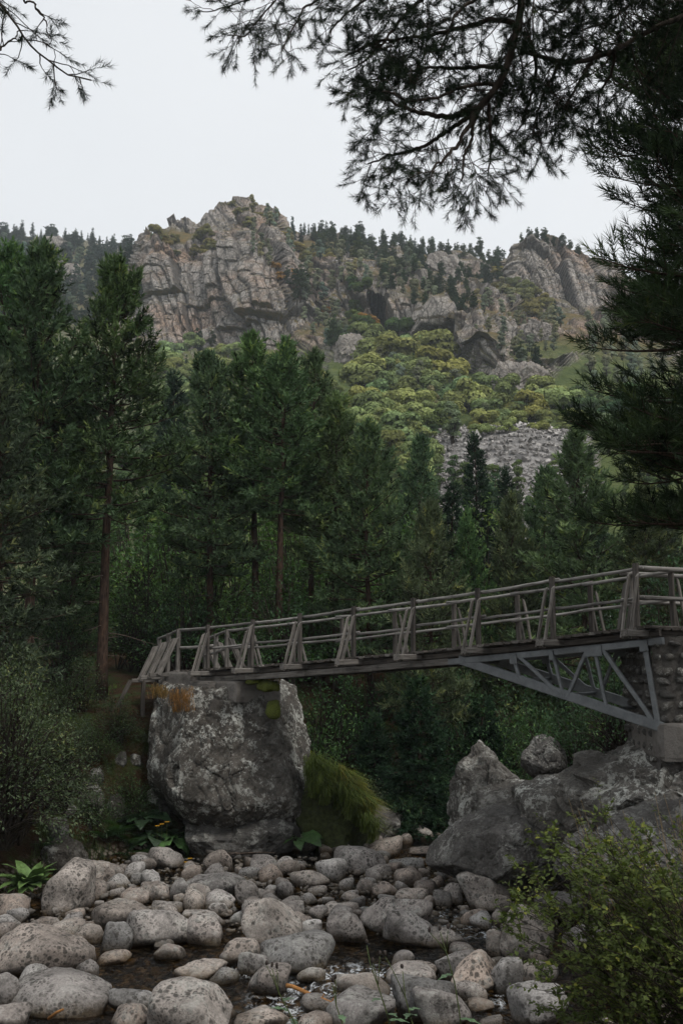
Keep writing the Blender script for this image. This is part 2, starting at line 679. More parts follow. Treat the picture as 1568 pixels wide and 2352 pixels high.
def mat_water():
    M = Mat('stream_water')
    c = M.coord('World', (1.0, .6, 1))
    n = M.noise(c, 5.0, 4, .6, .6)
    n2 = M.noise(c, 16.0, 3, .6, .3)
    h = M.math('ADD', M.math('MULTIPLY', n, 1.0), M.math('MULTIPLY', n2, .45))
    nrm = M.bump(h, .9, .09)
    gl = M.n('BsdfGlossy')
    gl.inputs['Roughness'].default_value = .06
    gl.inputs['Color'].default_value = (.95, .97, 1, 1)
    M.put(gl.inputs['Normal'], nrm)
    tr = M.n('BsdfTransparent')
    tr.inputs['Color'].default_value = (.74, .58, .33, 1)
    fr = M.n('Fresnel')
    fr.inputs['IOR'].default_value = 1.33
    M.put(fr.inputs['Normal'], nrm)
    ms = M.n('MixShader')
    M.t.links.new(fr.outputs[0], ms.inputs[0])
    M.t.links.new(tr.outputs[0], ms.inputs[1])
    M.t.links.new(gl.outputs[0], ms.inputs[2])
    # white water where the stream breaks over stones
    foam = M.math('MULTIPLY', M.attr('foam'), M.ramp(M.noise(c, 7.0, 6, .75, 1.0), [(.5, 0.0), (.64, 1.0)]))
    df = M.bsdf((.72, .74, .75), .5, .4, nrm)
    m2 = M.n('MixShader')
    M.put(m2.inputs[0], foam)
    M.t.links.new(ms.outputs[0], m2.inputs[1])
    M.t.links.new(df, m2.inputs[2])
    return M.done(m2.outputs[0])


M_WATER = mat_water()


def mat_plain(name, col, var=.35, scale=20, rough=.8, bump=.4):
    M = Mat(name)
    c = M.coord('Object')
    n = M.noise(c, scale, 5, .7)
    cc = M.ramp(n, [(.3, tuple(x * (1 - var) for x in col)), (.7, tuple(x * (1 + var) for x in col))])
    return M.done(M.bsdf(cc, rough, .25, M.bump(n, bump, .02)))


M_ORANGEWOOD = mat_plain('peeled_orange_wood', (.30, .14, .045), .45, 12)
M_STEM = mat_plain('green_stem', (.07, .09, .03), .3, 15)
M_BUD = mat_plain('dark_seed_head', (.045, .035, .03), .4, 60)
M_PETAL = mat_plain('yellow_petals', (.55, .30, .02), .2, 30)
M_MOSS = mat_plain('moss', (.085, .10, .018), .6, 40, .95, 1.0)

# ================================================================== ground
_cy = np.array([-40, 0, 8, 12, 16, 20, 23, 26, 30, 36, 48, 70.])
_cx = np.array([-6, -4, -2.6, -1.6, -1.2, -1.1, -.8, 1.4, 4.4, 8.5, 15, 26.])
_hw = np.array([5, 5, 4.6, 4.5, 4.7, 4.6, 4.0, 2.9, 2.1, 1.8, 2, 2.])


def ground_z(x, y):
    x = np.asarray(x, float)
    y = np.asarray(y, float)
    xc = np.interp(y, _cy, _cx)
    hw = np.interp(y, _cy, _hw)
    dl = (xc - hw) - x          # > 0 on the left bank
    dr = x - (xc + hw)          # > 0 on the right bank
    lz = -.32 + np.where(dl > 0, 3.2 * smooth(0, 5.5, dl) + .02 * np.clip(dl, 0, 60), 0)
    rb = np.interp(y, [-40, 0, 4, 9, 13, 17, 22, 30], [3.4, 3.3, 3.0, 2.4, 2.2, 2.6, 2.4, 3.0])
    rz = np.where(dr > 0, (rb + .3) * smooth(0, np.interp(y, [0, 6, 12, 20], [5, 4.2, 3.5, 4.0]), dr) + .05 * np.clip(dr, 0, 40), 0)
    z = lz + rz
    # the bank the camera stands on closes the near end of the river bed
    z = np.maximum(z, np.interp(y, [-40, 0, 2, 10.5, 11.5], [3.2, 3.0, 2.7, -.1, -.5]))
    rise = np.interp(y, [26, 40, 60, 75], [0, 1.2, 3.2, 4.6])
    bank = np.clip((z - .2) / 2.0, 0, 1)
    z = z + bank * rise
    return z


def on_ground(x, y):
    """where the line of sight through (x, y) of the picture meets the ground"""
    Y = np.linspace(9, 60, 1500)
    r = ray(x, y)
    z = EYE + r[2] * Y / r[1]
    g = ground_z(r[0] * Y / r[1], Y)
    hit = np.argwhere(z <= g)
    i = int(hit[0, 0]) if len(hit) else len(Y) - 1
    return np.array((r[0] * Y[i] / r[1], Y[i], g[i]))


def build_ground():
    ys = np.concatenate((np.linspace(-60, 0, 24), np.linspace(0.3, 9, 40), np.linspace(9.1, 32, 190), np.linspace(32.7, 82, 70)))
    xs = np.concatenate((np.linspace(-90, -14, 50), np.linspace(-13.8, 13.8, 200), np.linspace(14, 90, 50)))
    X, Y = np.meshgrid(xs, ys)
    P = np.stack((X.ravel(), Y.ravel(), np.zeros(X.size)), 1)
    z = ground_z(P[:, 0], P[:, 1])
    bank = smooth(.0, 1.2, z)
    z = z + bank * (.28 * fbm(P * .35, 3, 3) + .13 * fbm(P * 1.7, 3, 9)) + (1 - bank) * (.10 * fbm(P * 1.1, 3, 5) + .05 * fbm(P * 5, 2, 6))
    P[:, 2] = z
    bed = 1 - smooth(-.05, .45, z + .2 * fbm(P * 1.5, 2, 12))
    ny, nx = X.shape
    i = np.arange(ny * nx).reshape(ny, nx)
    F = np.stack((i[:-1, :-1].ravel(), i[:-1, 1:].ravel(), i[1:, 1:].ravel(), i[1:, :-1].ravel()), 1)
    me = make_mesh('ground', P, F, M_GROUND, True, {'bed': bed})
    structure(link('ground', me))


build_ground()


def build_water():
    ys = np.linspace(8, 44, 200)
    xs = np.linspace(-9, 14, 150)
    X, Y = np.meshgrid(xs, ys)
    P = np.stack((X.ravel(), Y.ravel(), np.zeros(X.size)), 1)
    P[:, 2] = .012 * fbm(P * 2.2, 3, 4)
    foam = np.zeros(len(P))
    for (px, py, r) in [(690, 2300, .9), (740, 2330, .8), (1085, 2125, .75), (1150, 2140, .6), (830, 2250, .8), (760, 2240, .5), (560, 2230, .3), (900, 2270, .5), (1000, 2100, .35), (1120, 2300, .4)]:
        q = onz(px, py)
        d = np.hypot((P[:, 0] - q[0]), (P[:, 1] - q[1]) * .8)
        foam = np.maximum(foam, 1 - smooth(r * .35, r, d))
    ny, nx = X.shape
    i = np.arange(ny * nx).reshape(ny, nx)
    F = np.stack((i[:-1, :-1].ravel(), i[:-1, 1:].ravel(), i[1:, 1:].ravel(), i[1:, :-1].ravel()), 1)
    me = make_mesh('stream_water', P, F, M_WATER, True, {'foam': foam})
    structure(link('stream_water', me))


build_water()

# ================================================================== mountain
MX = np.array([-500, -100, 0, 150, 270, 325, 345, 430, 520, 570, 640, 668, 700, 760, 860, 960, 1060, 1140, 1165, 1185, 1240, 1330, 1420, 1568, 2100.])
_rows = [  # each: (y, distance) from the foot of the slope up to the ridge
    [(1400, 58), (1000, 170), (760, 330), (705, 420), (640, 470), (580, 520), (535, 570)],
    [(1400, 58), (1000, 170), (760, 330), (705, 420), (640, 470), (580, 520), (525, 570)],
    [(1400, 58), (1000, 170), (760, 330), (705, 420), (640, 470), (580, 520), (540, 570)],
    [(1400, 58), (990, 170), (760, 320), (690, 410), (640, 450), (570, 510), (548, 570)],
    [(1400, 58), (980, 160), (780, 300), (720, 330), (660, 400), (610, 470), (575, 560)],
    [(1400, 58), (970, 160), (785, 292), (700, 312), (630, 335), (600, 360), (575, 390)],
    [(1400, 58), (970, 160), (790, 288), (690, 302), (600, 312), (570, 330), (540, 345)],
    [(1400, 58), (960, 160), (800, 285), (690, 294), (588, 303), (560, 330), (503, 365)],
    [(1400, 58), (955, 160), (800, 280), (690, 287), (585, 296), (545, 325), (482, 360)],
    [(1400, 58), (950, 160), (805, 272), (680, 279), (570, 289), (530, 318), (465, 352)],
    [(1400, 58), (950, 160), (810, 265), (700, 276), (590, 296), (545, 328), (480, 358)],
    [(1400, 58), (950, 160), (818, 257), (710, 280), (620, 308), (585, 340), (525, 372)],
    [(1400, 58), (955, 158), (825, 250), (720, 280), (635, 308), (590, 345), (545, 390)],
    [(1400, 58), (960, 155), (850, 226), (755, 266), (650, 292), (600, 338), (545, 395)],
    [(1400, 58), (990, 140), (800, 253), (715, 264), (650, 285), (610, 332), (568, 395)],
    [(1400, 58), (1010, 135), (800, 247), (695, 257), (640, 294), (610, 338), (575, 395)],
    [(1400, 58), (1010, 130), (860, 213), (740, 222), (680, 280), (630, 335), (590, 390)],
    [(1400, 58), (1005, 130), (900, 198), (775, 210), (720, 280), (660, 335), (620, 385)],
    [(1400, 58), (1003, 130), (903, 197), (800, 206), (715, 290), (650, 332), (605, 365)],
    [(1400, 58), (1000, 130), (905, 195), (832, 203), (712, 300), (640, 318), (570, 332)],
    [(1400, 58), (1010, 130), (912, 195), (832, 203), (715, 303), (630, 320), (552, 334)],
    [(1400, 58), (1020, 130), (890, 200), (815, 225), (722, 305), (640, 322), (575, 338)],
    [(1400, 58), (1025, 130), (890, 200), (810, 245), (735, 308), (680, 330), (630, 350)],
    [(1400, 58), (1030, 130), (900, 200), (820, 250), (760, 310), (720, 340), (680, 370)],
    [(1400, 58), (1030, 130), (900, 200), (830, 250), (790, 310), (760, 340), (730, 370)],
]
MR = np.array(_rows, float)                         # columns x rows x (y, distance)
COLS = np.linspace(-420, 2000, 740)
SEG = [36, 64, 84, 84, 56, 56]
TT = np.concatenate([np.linspace(i, i + 1, n, endpoint=False) for i, n in enumerate(SEG)] + [[6.0]])
_k = np.exp(-np.linspace(-2, 2, 11) ** 2)
_k /= _k.sum()


def _colsmooth(a):
    return np.convolve(np.pad(a, 5, mode='edge'), _k, mode='valid')


MG = np.zeros((len(TT), len(COLS), 2))
_ctrl = np.stack([np.stack([_colsmooth(np.interp(COLS, MX, MR[:, r, c])) for c in (0, 1)], 1) for r in range(7)])   # rows x cols x 2
for j, t in enumerate(TT):
    r = min(5, int(t))
    f = t - r
    MG[j] = _ctrl[r] * (1 - f) + _ctrl[r + 1] * f


def _cast(x, y, Z):
    dx = (x - 784) / FPX
    dy = -(y - 1176) / FPX
    ry = math.cos(PITCH) - dy * math.sin(PITCH)
    rz = math.sin(PITCH) + dy * math.cos(PITCH)
    return np.stack((dx * Z / ry, Z, EYE + rz * Z / ry), -1)


def build_mountain():
    XX = np.broadcast_to(COLS[None], MG.shape[:2])
    P = _cast(XX, MG[..., 0], MG[..., 1])
    back = []
    top = P[-1]
    for dz, dy in ((-2, 6), (-8, 22), (-30, 70), (-80, 170)):
        q = top.copy()
        q[:, 1] += dy
        q[:, 0] *= q[:, 1] / top[:, 1]
        q[:, 2] += dz
        back.append(q)
    P = np.concatenate((P, np.stack(back)), 0)
    ny, nx = P.shape[:2]
    gu = np.gradient(P, axis=1)
    gv = np.gradient(P, axis=0)
    nr = norm(np.cross(gu, gv))
    nr *= np.where(nr[..., 1:2] > 0, -1, 1)                 # face the valley
    steep = 1 - np.abs(nr[..., 2])
    XXf = np.broadcast_to(COLS[None], (ny, nx)).ravel()
    YY = np.concatenate((MG[..., 0], np.repeat(MG[-1:, :, 0], 4, 0)), 0).ravel()
    Pf = P.reshape(-1, 3)
    nf = nr.reshape(-1, 3)
    # a slowly drifting steepness keeps cliffs and ledges from following the grid
    drift = fbm(Pf / np.array((38, 38, 24)), 4, 31)
    cliff = smooth(.24, .42, steep.ravel() + .2 * drift)
    backmask = np.zeros((ny, nx))
    backmask[-4:] = 1
    upper = smooth(300, 350, XXf) * (1 - smooth(800, 850, YY + 60 * drift))
    cliff = np.maximum(cliff, upper * smooth(-.20, .02, fbm(Pf / np.array((34, 34, 22)), 4, 37) + .04))
    cliff *= 1 - backmask.ravel()
    lefthill = (1 - smooth(275, 330, XXf + 14 * drift)) * (1 - smooth(760, 900, YY))
    cliff = np.where(lefthill > .5, np.maximum(cliff * .4, smooth(.25, .42, fbm(Pf / 48, 3, 77))), cliff)
    warp = np.stack([fbm(Pf / 34, 3, s) for s in (41, 42, 43)], 1)
    W = Pf + 5 * warp + .35 * np.stack([fbm(Pf / 5.5, 2, s) for s in (44, 45, 46)], 1)
    # strata dip to the right
    U = W[:, 0] + .35 * W[:, 1]
    v1, e1 = blocks(U, W[:, 2], 12, 44, 11, .12)
    v2, e2 = blocks(U, W[:, 2], 5.0, 15, 21, .2)
    v3, e3 = blocks(U, W[:, 2], 2.2, 5.0, 31, .25)
    crack_and_cave = np.maximum(1 - smooth(.15, .7, e1), np.maximum(.8 * (1 - smooth(.1, .45, e2)), .6 * (1 - smooth(.05, .3, e3))))
    ridged = 1 - np.abs(fbm(W / np.array((26, 26, 60)), 4, 51)) * 2
    disp = cliff * (6.5 * (v1 - .5) + 3.0 * (v2 - .5) + 1.1 * (v3 - .5) + 6 * (ridged - .5) + .4 * fbm(W / 2.2, 3, 61) - 1.0 * crack_and_cave)
    disp += (1 - cliff) * (2.2 * fbm(Pf / 22, 4, 71) + .6 * fbm(Pf / 4, 3, 72))
    amp = smooth(70, 160, Pf[:, 1])
    disp = np.clip(disp * amp, -5.5, 5.5)
    D = norm(nf * np.array((1, 1, .8)))
    Q = Pf + D * disp[:, None]
    # skyline: uneven rock teeth along the crests of the crags
    tooth = np.clip(fbm(Pf / np.array((9, 60, 60)), 4, 91), -.4, 1) * 9
    crest = np.concatenate((smooth(5.2, 6, TT), [1, .8, .3, 0]))[:, None] * np.ones((1, nx))
    cragx = np.maximum(smooth(330, 380, XXf) * (1 - smooth(650, 690, XXf)), smooth(1160, 1200, XXf) * (1 - smooth(1300, 1360, XXf)))
    Q[:, 2] += crest.ravel() * (.35 + .65 * cragx) * tooth
    # the cave: a tall dark cleft driven into the face
    cx = 882 + (YY - 745) * .12 + 5 * drift
    hw = np.interp(YY, [690, 705, 730, 770, 800, 815], [0, 19, 25, 21, 15, 0])
    hole = 1 - smooth(hw * .75, hw * 1.15 + .01, np.abs(XXf - cx))
    hole = np.where((YY > 690) & (YY < 815), hole, 0)
    Q[:, 1] += hole * 26
    crack_and_cave = np.maximum(crack_and_cave, hole)  # the cave's shade is painted in too: its hollow takes the dark joint colour
    Qg = Q.reshape(ny, nx, 3)
    n2 = norm(np.cross(np.gradient(Qg, axis=1), np.gradient(Qg, axis=0))).reshape(-1, 3)
    up = np.abs(n2[:, 2])
    grass = np.maximum((1 - cliff) * smooth(.25, .5, up + .3 * drift), smooth(.66, .86, up + .2 * drift)) * (1 - hole)
    grass *= np.where(XXf > 330, 1, .8)
    green = smooth(760, 850, YY + 40 * drift) + lefthill * .6
    # scree: loose stones below the cliff on the right
    sx = np.interp(YY, [965, 985, 1010, 1060, 1120, 1250], [1120, 1010, 965, 955, 950, 950])
    sx2 = np.interp(YY, [965, 985, 1010, 1060, 1250], [1130, 1270, 1345, 1370, 1380])
    scree = smooth(-10, 12, XXf - sx + 18 * drift) * smooth(-10, 12, sx2 - XXf) * smooth(955, 975, YY - .06 * (XXf - 1150) + 8 * drift)
    grass *= 1 - scree
    i = np.arange(ny * nx).reshape(ny, nx)
    F = np.stack((i[:-1, :-1].ravel(), i[:-1, 1:].ravel(), i[1:, 1:].ravel(), i[1:, :-1].ravel()), 1)
    me = make_mesh('mountain', Q, F, M_MOUNTAIN, False, {'crack_and_cave': np.clip(crack_and_cave * cliff, 0, 1), 'grass': np.clip(grass, 0, 1), 'green': np.clip(green, 0, 1), 'scree': np.clip(scree, 0, 1)})
    structure(link('mountain', me))
    return Qg, scree.reshape(ny, nx)


MQ, SCREE = build_mountain()


def on_mountain(x, y):
    """the point of the mountain's surface seen at (x, y) of the picture (nearest grid point of its own layout)"""
    ci = int(np.clip(np.interp(x, COLS, np.arange(len(COLS))), 0, len(COLS) - 1))
    col = MG[:, ci, 0]
    ri = int(np.argmin(np.abs(col - y)))
    return MQ[ri, ci].copy()


def build_far_ground():
    """the valley floor beyond, out to the horizon, under and behind the mountain"""
    V = [(-1500, -700, -1.5), (1500, -700, -1.5), (1500, 1500, -1.5), (-1500, 1500, -1.5)]
    xs = np.linspace(-1500, 1500, 31)
    X, Y = np.meshgrid(xs, np.linspace(-700, 1500, 23))
    P = np.stack((X.ravel(), Y.ravel(), np.full(X.size, -1.6)), 1)
    i = np.arange(X.size).reshape(X.shape)
    F = np.stack((i[:-1, :-1].ravel(), i[:-1, 1:].ravel(), i[1:, 1:].ravel(), i[1:, :-1].ravel()), 1)
    me = make_mesh('valley_ground', P, F, M_GROUND, False, {'bed': np.zeros(len(P))})
    structure(link('valley_ground', me))


build_far_ground()


def build_scree():
    rng = np.random.default_rng(5)
    tv = np.array([(-1, -.8, -.3), (1, -.6, -.3), (.9, .8, -.3), (-.8, .9, -.3), (-.7, -.5, .35), (.6, -.6, .28), (.7, .5, .4), (-.5, .6, .3)]) * .5
    tf = np.array([(0, 1, 5), (0, 5, 4), (1, 2, 6), (1, 6, 5), (2, 3, 7), (2, 7, 6), (3, 0, 4), (3, 4, 7), (4, 5, 6), (4, 6, 7)])
    idx = np.argwhere((SCREE[:len(TT)] > .6) & (MQ[:len(TT), :, 1] > 80))
    # near rows are dense in the grid; weigh by true area so that stones spread evenly
    w = (MQ[idx[:, 0], idx[:, 1], 1]) ** 1.5
    pick = rng.choice(len(idx), 14000, p=w / w.sum())
    pos = MQ[idx[pick, 0], idx[pick, 1]] + rng.normal(0, .5, (14000, 3)) * np.array((1, 1, .15))
    d = rng.normal(0, 1, (14000, 3)) * np.array((1, 1, .8))
    s = np.exp(rng.normal(-1.0, .5, 14000))
    s = np.clip(s, .22, 2.6)
    V, F, c = scatter(tv, tf, pos, d, s * .8, rng, False)
    M = Mat('scree_stone')
    t = M.attr('tint')
    n = M.noise(M.coord('World'), 1.5, 5, .7)
    col = M.mix(1.0, M.ramp(t, [(0, (.20, .19, .18)), (.5, (.38, .36, .34)), (1, (.56, .53, .50))]), M.ramp(n, [(.3, .7), (.7, 1.2)]), 'MULTIPLY')
    m = M.done(M.bsdf(col, .95, .1))
    me = make_mesh('scree_stones', V, F, m, False, {'tint': rng.random(14000)[c]})
    stuff(link('scree_stones', me), 'pale grey scree of loose broken stones below the cliff', 'scree')


build_scree()

# ================================================================== rocks
_ico_cache = {}


def ico(level):
    if level in _ico_cache:
        return _ico_cache[level]
    import bmesh
    bm = bmesh.new()
    bmesh.ops.create_icosphere(bm, subdivisions=level, radius=1.0)
    V = np.array([v.co for v in bm.verts])
    F = np.array([[v.index for v in f.verts] for f in bm.faces])
    bm.free()
    _ico_cache[level] = (V, F)
    return V, F


def rock_shape(level, planes, p, size, seed, rough=.06, ledge=0.0, fine=.02):
    """a boulder: soft intersection of half-spaces, scaled, then weathered"""
    V, F = ico(level)
    d = norm(V)
    acc = np.zeros(len(d))
    for pl in planes:
        n = norm(np.array(pl[:3]))
        acc += np.clip(d @ n / pl[3], 0, None) ** p
    r = (acc + 1e-9) ** (-1.0 / p)
    Q = d * np.clip(r, .2, 1.9)[:, None] * np.asarray(size)
    s = float(np.mean(size))
    nrm = norm(d / np.asarray(size))
    o = seed * 7.31
    k = rough * s * (fbm(Q / s * 1.6 + o, 4, seed) * 1.2) + fine * s * fbm(Q / s * 7 + o, 3, seed + 5)
    if ledge:
        T = Q / s
        T = T + .25 * np.stack([fbm(T * 2 + o, 3, seed + q) for q in (1, 2, 3)], 1)
        f1, f2, v = worley(T * np.array((2.6, 2.6, 1.3)) + o, seed)
        g1, g2, u = worley(T * np.array((6, 6, 4.2)) + o, seed + 9)
        k += ledge * s * ((v - .5) * 1.3 + (u - .5) * .55 - .35 * (1 - smooth(0, .12, f2 - f1)) - .18 * (1 - smooth(0, .12, g2 - g1)))
    return Q + nrm * k[:, None], F


def random_planes(rng, n=14, lo=.72, hi=1.05):
    P = []
    for i in range(n):
        v = norm(rng.normal(0, 1, 3))
        P.append((*v, rng.uniform(lo, hi)))
    return P + [(0, 0, -1, .8), (0, 0, 1, .95), (1, 0, 0, 1), (-1, 0, 0, 1), (0, 1, 0, 1), (0, -1, 0, 1)]


def facet_planes(rng, n=26, base=None):
    P = []
    for i in range(n):
        v = norm(rng.normal(0, 1, 3))
        P.append((*v, rng.uniform(.8, 1.02)))
    return P + [(0, 0, -1, .9), (0, 0, 1, .95), (1, 0, 0, 1), (-1, 0, 0, 1), (0, 1, 0, 1), (0, -1, 0, 1)]


def hero_rock(name, label, cat, x0, x1, yt, yb, Y, depth, m, seed, planes=None, p=9, rough=.05, ledge=.06, level=6, sink=.12, rotz=0, group=None):
    """a rock that fills x0..x1, yt..yb of the picture at distance Y"""
    c = at((x0 + x1) / 2, (yt + yb) / 2, Y)
    w = (x1 - x0) / FPX * Y / 2
    h = (yb - yt) / FPX * Y / 2
    rng = np.random.default_rng(seed)
    if planes:
        pl = list(planes)
        for i in range(16):                      # small extra facets knock off the corners
            v = norm(rng.normal(0, 1, 3))
            pl.append((*v, rng.uniform(.97, 1.12)))
        p = max(p, 34)
    else:
        pl = facet_planes(rng)
        p = 26
    V, F = rock_shape(level, pl, p, (w, depth, h * (1 + sink)), seed, rough, ledge, .03)
    V = V + np.array((0, 0, h - h * sink))
    o = link(name, make_mesh(name, V, F, m, False), (c[0], c[1], c[2] - h), rot=(0, 0, rotz))
    tag(o, label, cat, group)
    return o

# ------------------------------------------------------------------ the great boulder and the rocks of the right bank
BOULDER_PLANES = [(-.05, -.12, 1, .93), (.25, -.1, 1, .97), (-1, -.1, .10, .92), (-.8, -.6, .30, .80), (-.82, -.55, -.25, .76), (-.15, -1, .22, .76), (.42, -.9, .32, .74),
                  (.92, -.35, .38, .80), (.95, -.15, -.30, .92), (.35, -.72, -.62, .76), (-.25, -.66, -.75, .66), (-.68, -.4, -.72, .62), (.8, .6, 0, .95), (-.6, .8, 0, .95), (0, 1, 0, 1), (0, 0, -1, .98)]
hero_rock('boulder', 'huge lichened boulder carrying the left end of the footbridge', 'boulder', 326, 714, 1556, 2000, 25.2, 2.3, M_BOULDER, 3, BOULDER_PLANES, 60, .035, .05, 7, .02)
hero_rock('boulder', 'dark low rock ledge at the foot of the huge boulder', 'boulder', 430, 690, 1868, 1985, 24.3, .9, M_DARKROCK, 8, None, 9, .06, .09, 5)
hero_rock('boulder', 'mossy grey boulder right of the grass mound beside the stream', 'boulder', 720, 920, 1840, 1965, 26.0, 1.0, M_DARKROCK, 11, None, 8, .07, .08, 5)
hero_rock('boulder', 'big angular dark boulder at the waterside below the steel truss', 'boulder', 1028, 1300, 1862, 2015, 19.4, 1.0, M_DARKROCK, 15,
          [(-.15, -.35, 1, .80), (-.5, -.85, .05, .74), (.45, -.9, .15, .76), (-.9, -.3, .3, .86), (-.5, -.4, -.8, .85), (1, 0, .1, .95), (0, 1, 0, 1), (.3, -.7, -.65, .74), (.55, -.3, .8, .85), (-.6, -.2, .8, .80), (0, 0, -1, 1)], 50, .05, .05, 6)
hero_rock('boulder', 'tall lichened rock behind the angular dark boulder', 'boulder', 1048, 1195, 1724, 1920, 21.8, 1.1, M_OUTCROP, 19,
          [(.45, -.2, .85, .74), (-.9, -.3, .15, .86), (-.3, -1, .2, .76), (.4, -.9, .15, .8), (.95, 0, .1, .95), (0, 1, 0, 1), (0, 0, -1, 1), (-.35, -.3, .9, .80), (0, -.45, .9, .82)], 40, .08, .12, 6)
hero_rock('boulder', 'sloping lichened rock joining the tall rock and the flat topped one', 'boulder', 1095, 1290, 1795, 1935, 20.6, 1.0, M_OUTCROP, 16,
          [(-.3, -.35, .9, .72), (-.6, -.8, .1, .8), (.3, -.95, .1, .8), (1, 0, 0, 1), (-1, 0, 0, .95), (0, 1, 0, 1), (0, 0, -1, 1), (.5, -.2, .85, .85)], 40, .05, .06, 5)
hero_rock('boulder', 'flat topped pale rock between the angular boulder and the bedrock', 'boulder', 1185, 1400, 1786, 1915, 19.6, 1.0, M_OUTCROP, 23,
          [(-.05, -.3, 1, .78), (.2, -1, .0, .72), (-.5, -.85, -.1, .8), (-1, 0, 0, .95), (1, 0, 0, .95), (0, 1, 0, 1), (0, 0, -1, 1), (-.5, -.3, .8, .86)], 40, .05, .06, 5)
hero_rock('bedrock_outcrop', 'pale bedrock rising under the right bridge abutment', 'rock', 1345, 1900, 1672, 1960, 17.2, 1.9, M_OUTCROP, 27,
          [(-.62, -.2, .76, .62), (-.2, -.85, .5, .72), (.1, -.95, .15, .85), (-.9, -.3, -.1, .95), (0, 0, 1, .95), (1, 0, 0, 1), (0, 1, 0, 1), (0, 0, -1, 1), (.3, -.5, .8, .85)], 14, .06, .15, 6)
hero_rock('bedrock_outcrop', 'layered dark slab with fallen needles above the bush', 'rock', 1335, 1800, 1850, 2060, 14.2, 1.3, M_DARKROCK, 31,
          [(-.35, -.25, .9, .5), (-.2, -.9, .3, .8), (-.9, -.2, .2, .95), (0, 0, 1, .8), (1, 0, 0, 1), (0, 1, 0, 1), (0, 0, -1, 1)], 16, .04, .13, 6)
hero_rock('boulder', 'grey boulder half hidden in the dark bushes by the truss', 'boulder', 1195, 1300, 1690, 1790, 25.0, .8, M_DARKROCK, 35, None, 9, .07, .08, 5)
for k, (x0, x1, yt, yb, Y, lab) in enumerate([
        (92, 205, 1925, 2010, 20.6, 'dark rounded boulder behind the leafy rosette plant'),
        (105, 160, 1880, 1935, 22.5, 'small mossy rock above the dark rounded boulder on the left bank'),
        (175, 245, 1795, 1875, 23.6, 'grey angular rock on the brown left bank slope'),
        (262, 292, 1725, 1760, 25.5, 'upper left of two rocks beside the huge boulder'),
        (293, 326, 1732, 1762, 25.6, 'upper right of two rocks beside the huge boulder'),
        (205, 240, 1760, 1800, 24.8, 'pale rock half buried in needles on the left slope'),
        (335, 372, 1805, 1850, 24.2, 'broken rock at the foot of the huge boulder on its left'),
        (355, 392, 1835, 1885, 23.9, 'pale chipped rock low against the huge boulder'),
        (245, 285, 1820, 1880, 23.4, 'narrow dark rock low on the needle slope'),
        (130, 175, 1835, 1880, 22.2, 'slanting grey stone under the pale left shrub'),
        (925, 1000, 1870, 1925, 25.8, 'small dark rock in the shade by the upstream pool'),
        (985, 1060, 1855, 1905, 25.0, 'pale rock at the left foot of the tall lichened rock')]):
    Y = on_ground((x0 + x1) / 2, yb - 4)[1] + (x1 - x0) / FPX * Y * .3
    hero_rock('boulder', lab, 'boulder', x0, x1, yt, yb, Y, (x1 - x0) / FPX * Y * .45, M_DARKROCK if k % 2 else M_BOULDER, 50 + k, None, 9, .08, .08, 5, .2)

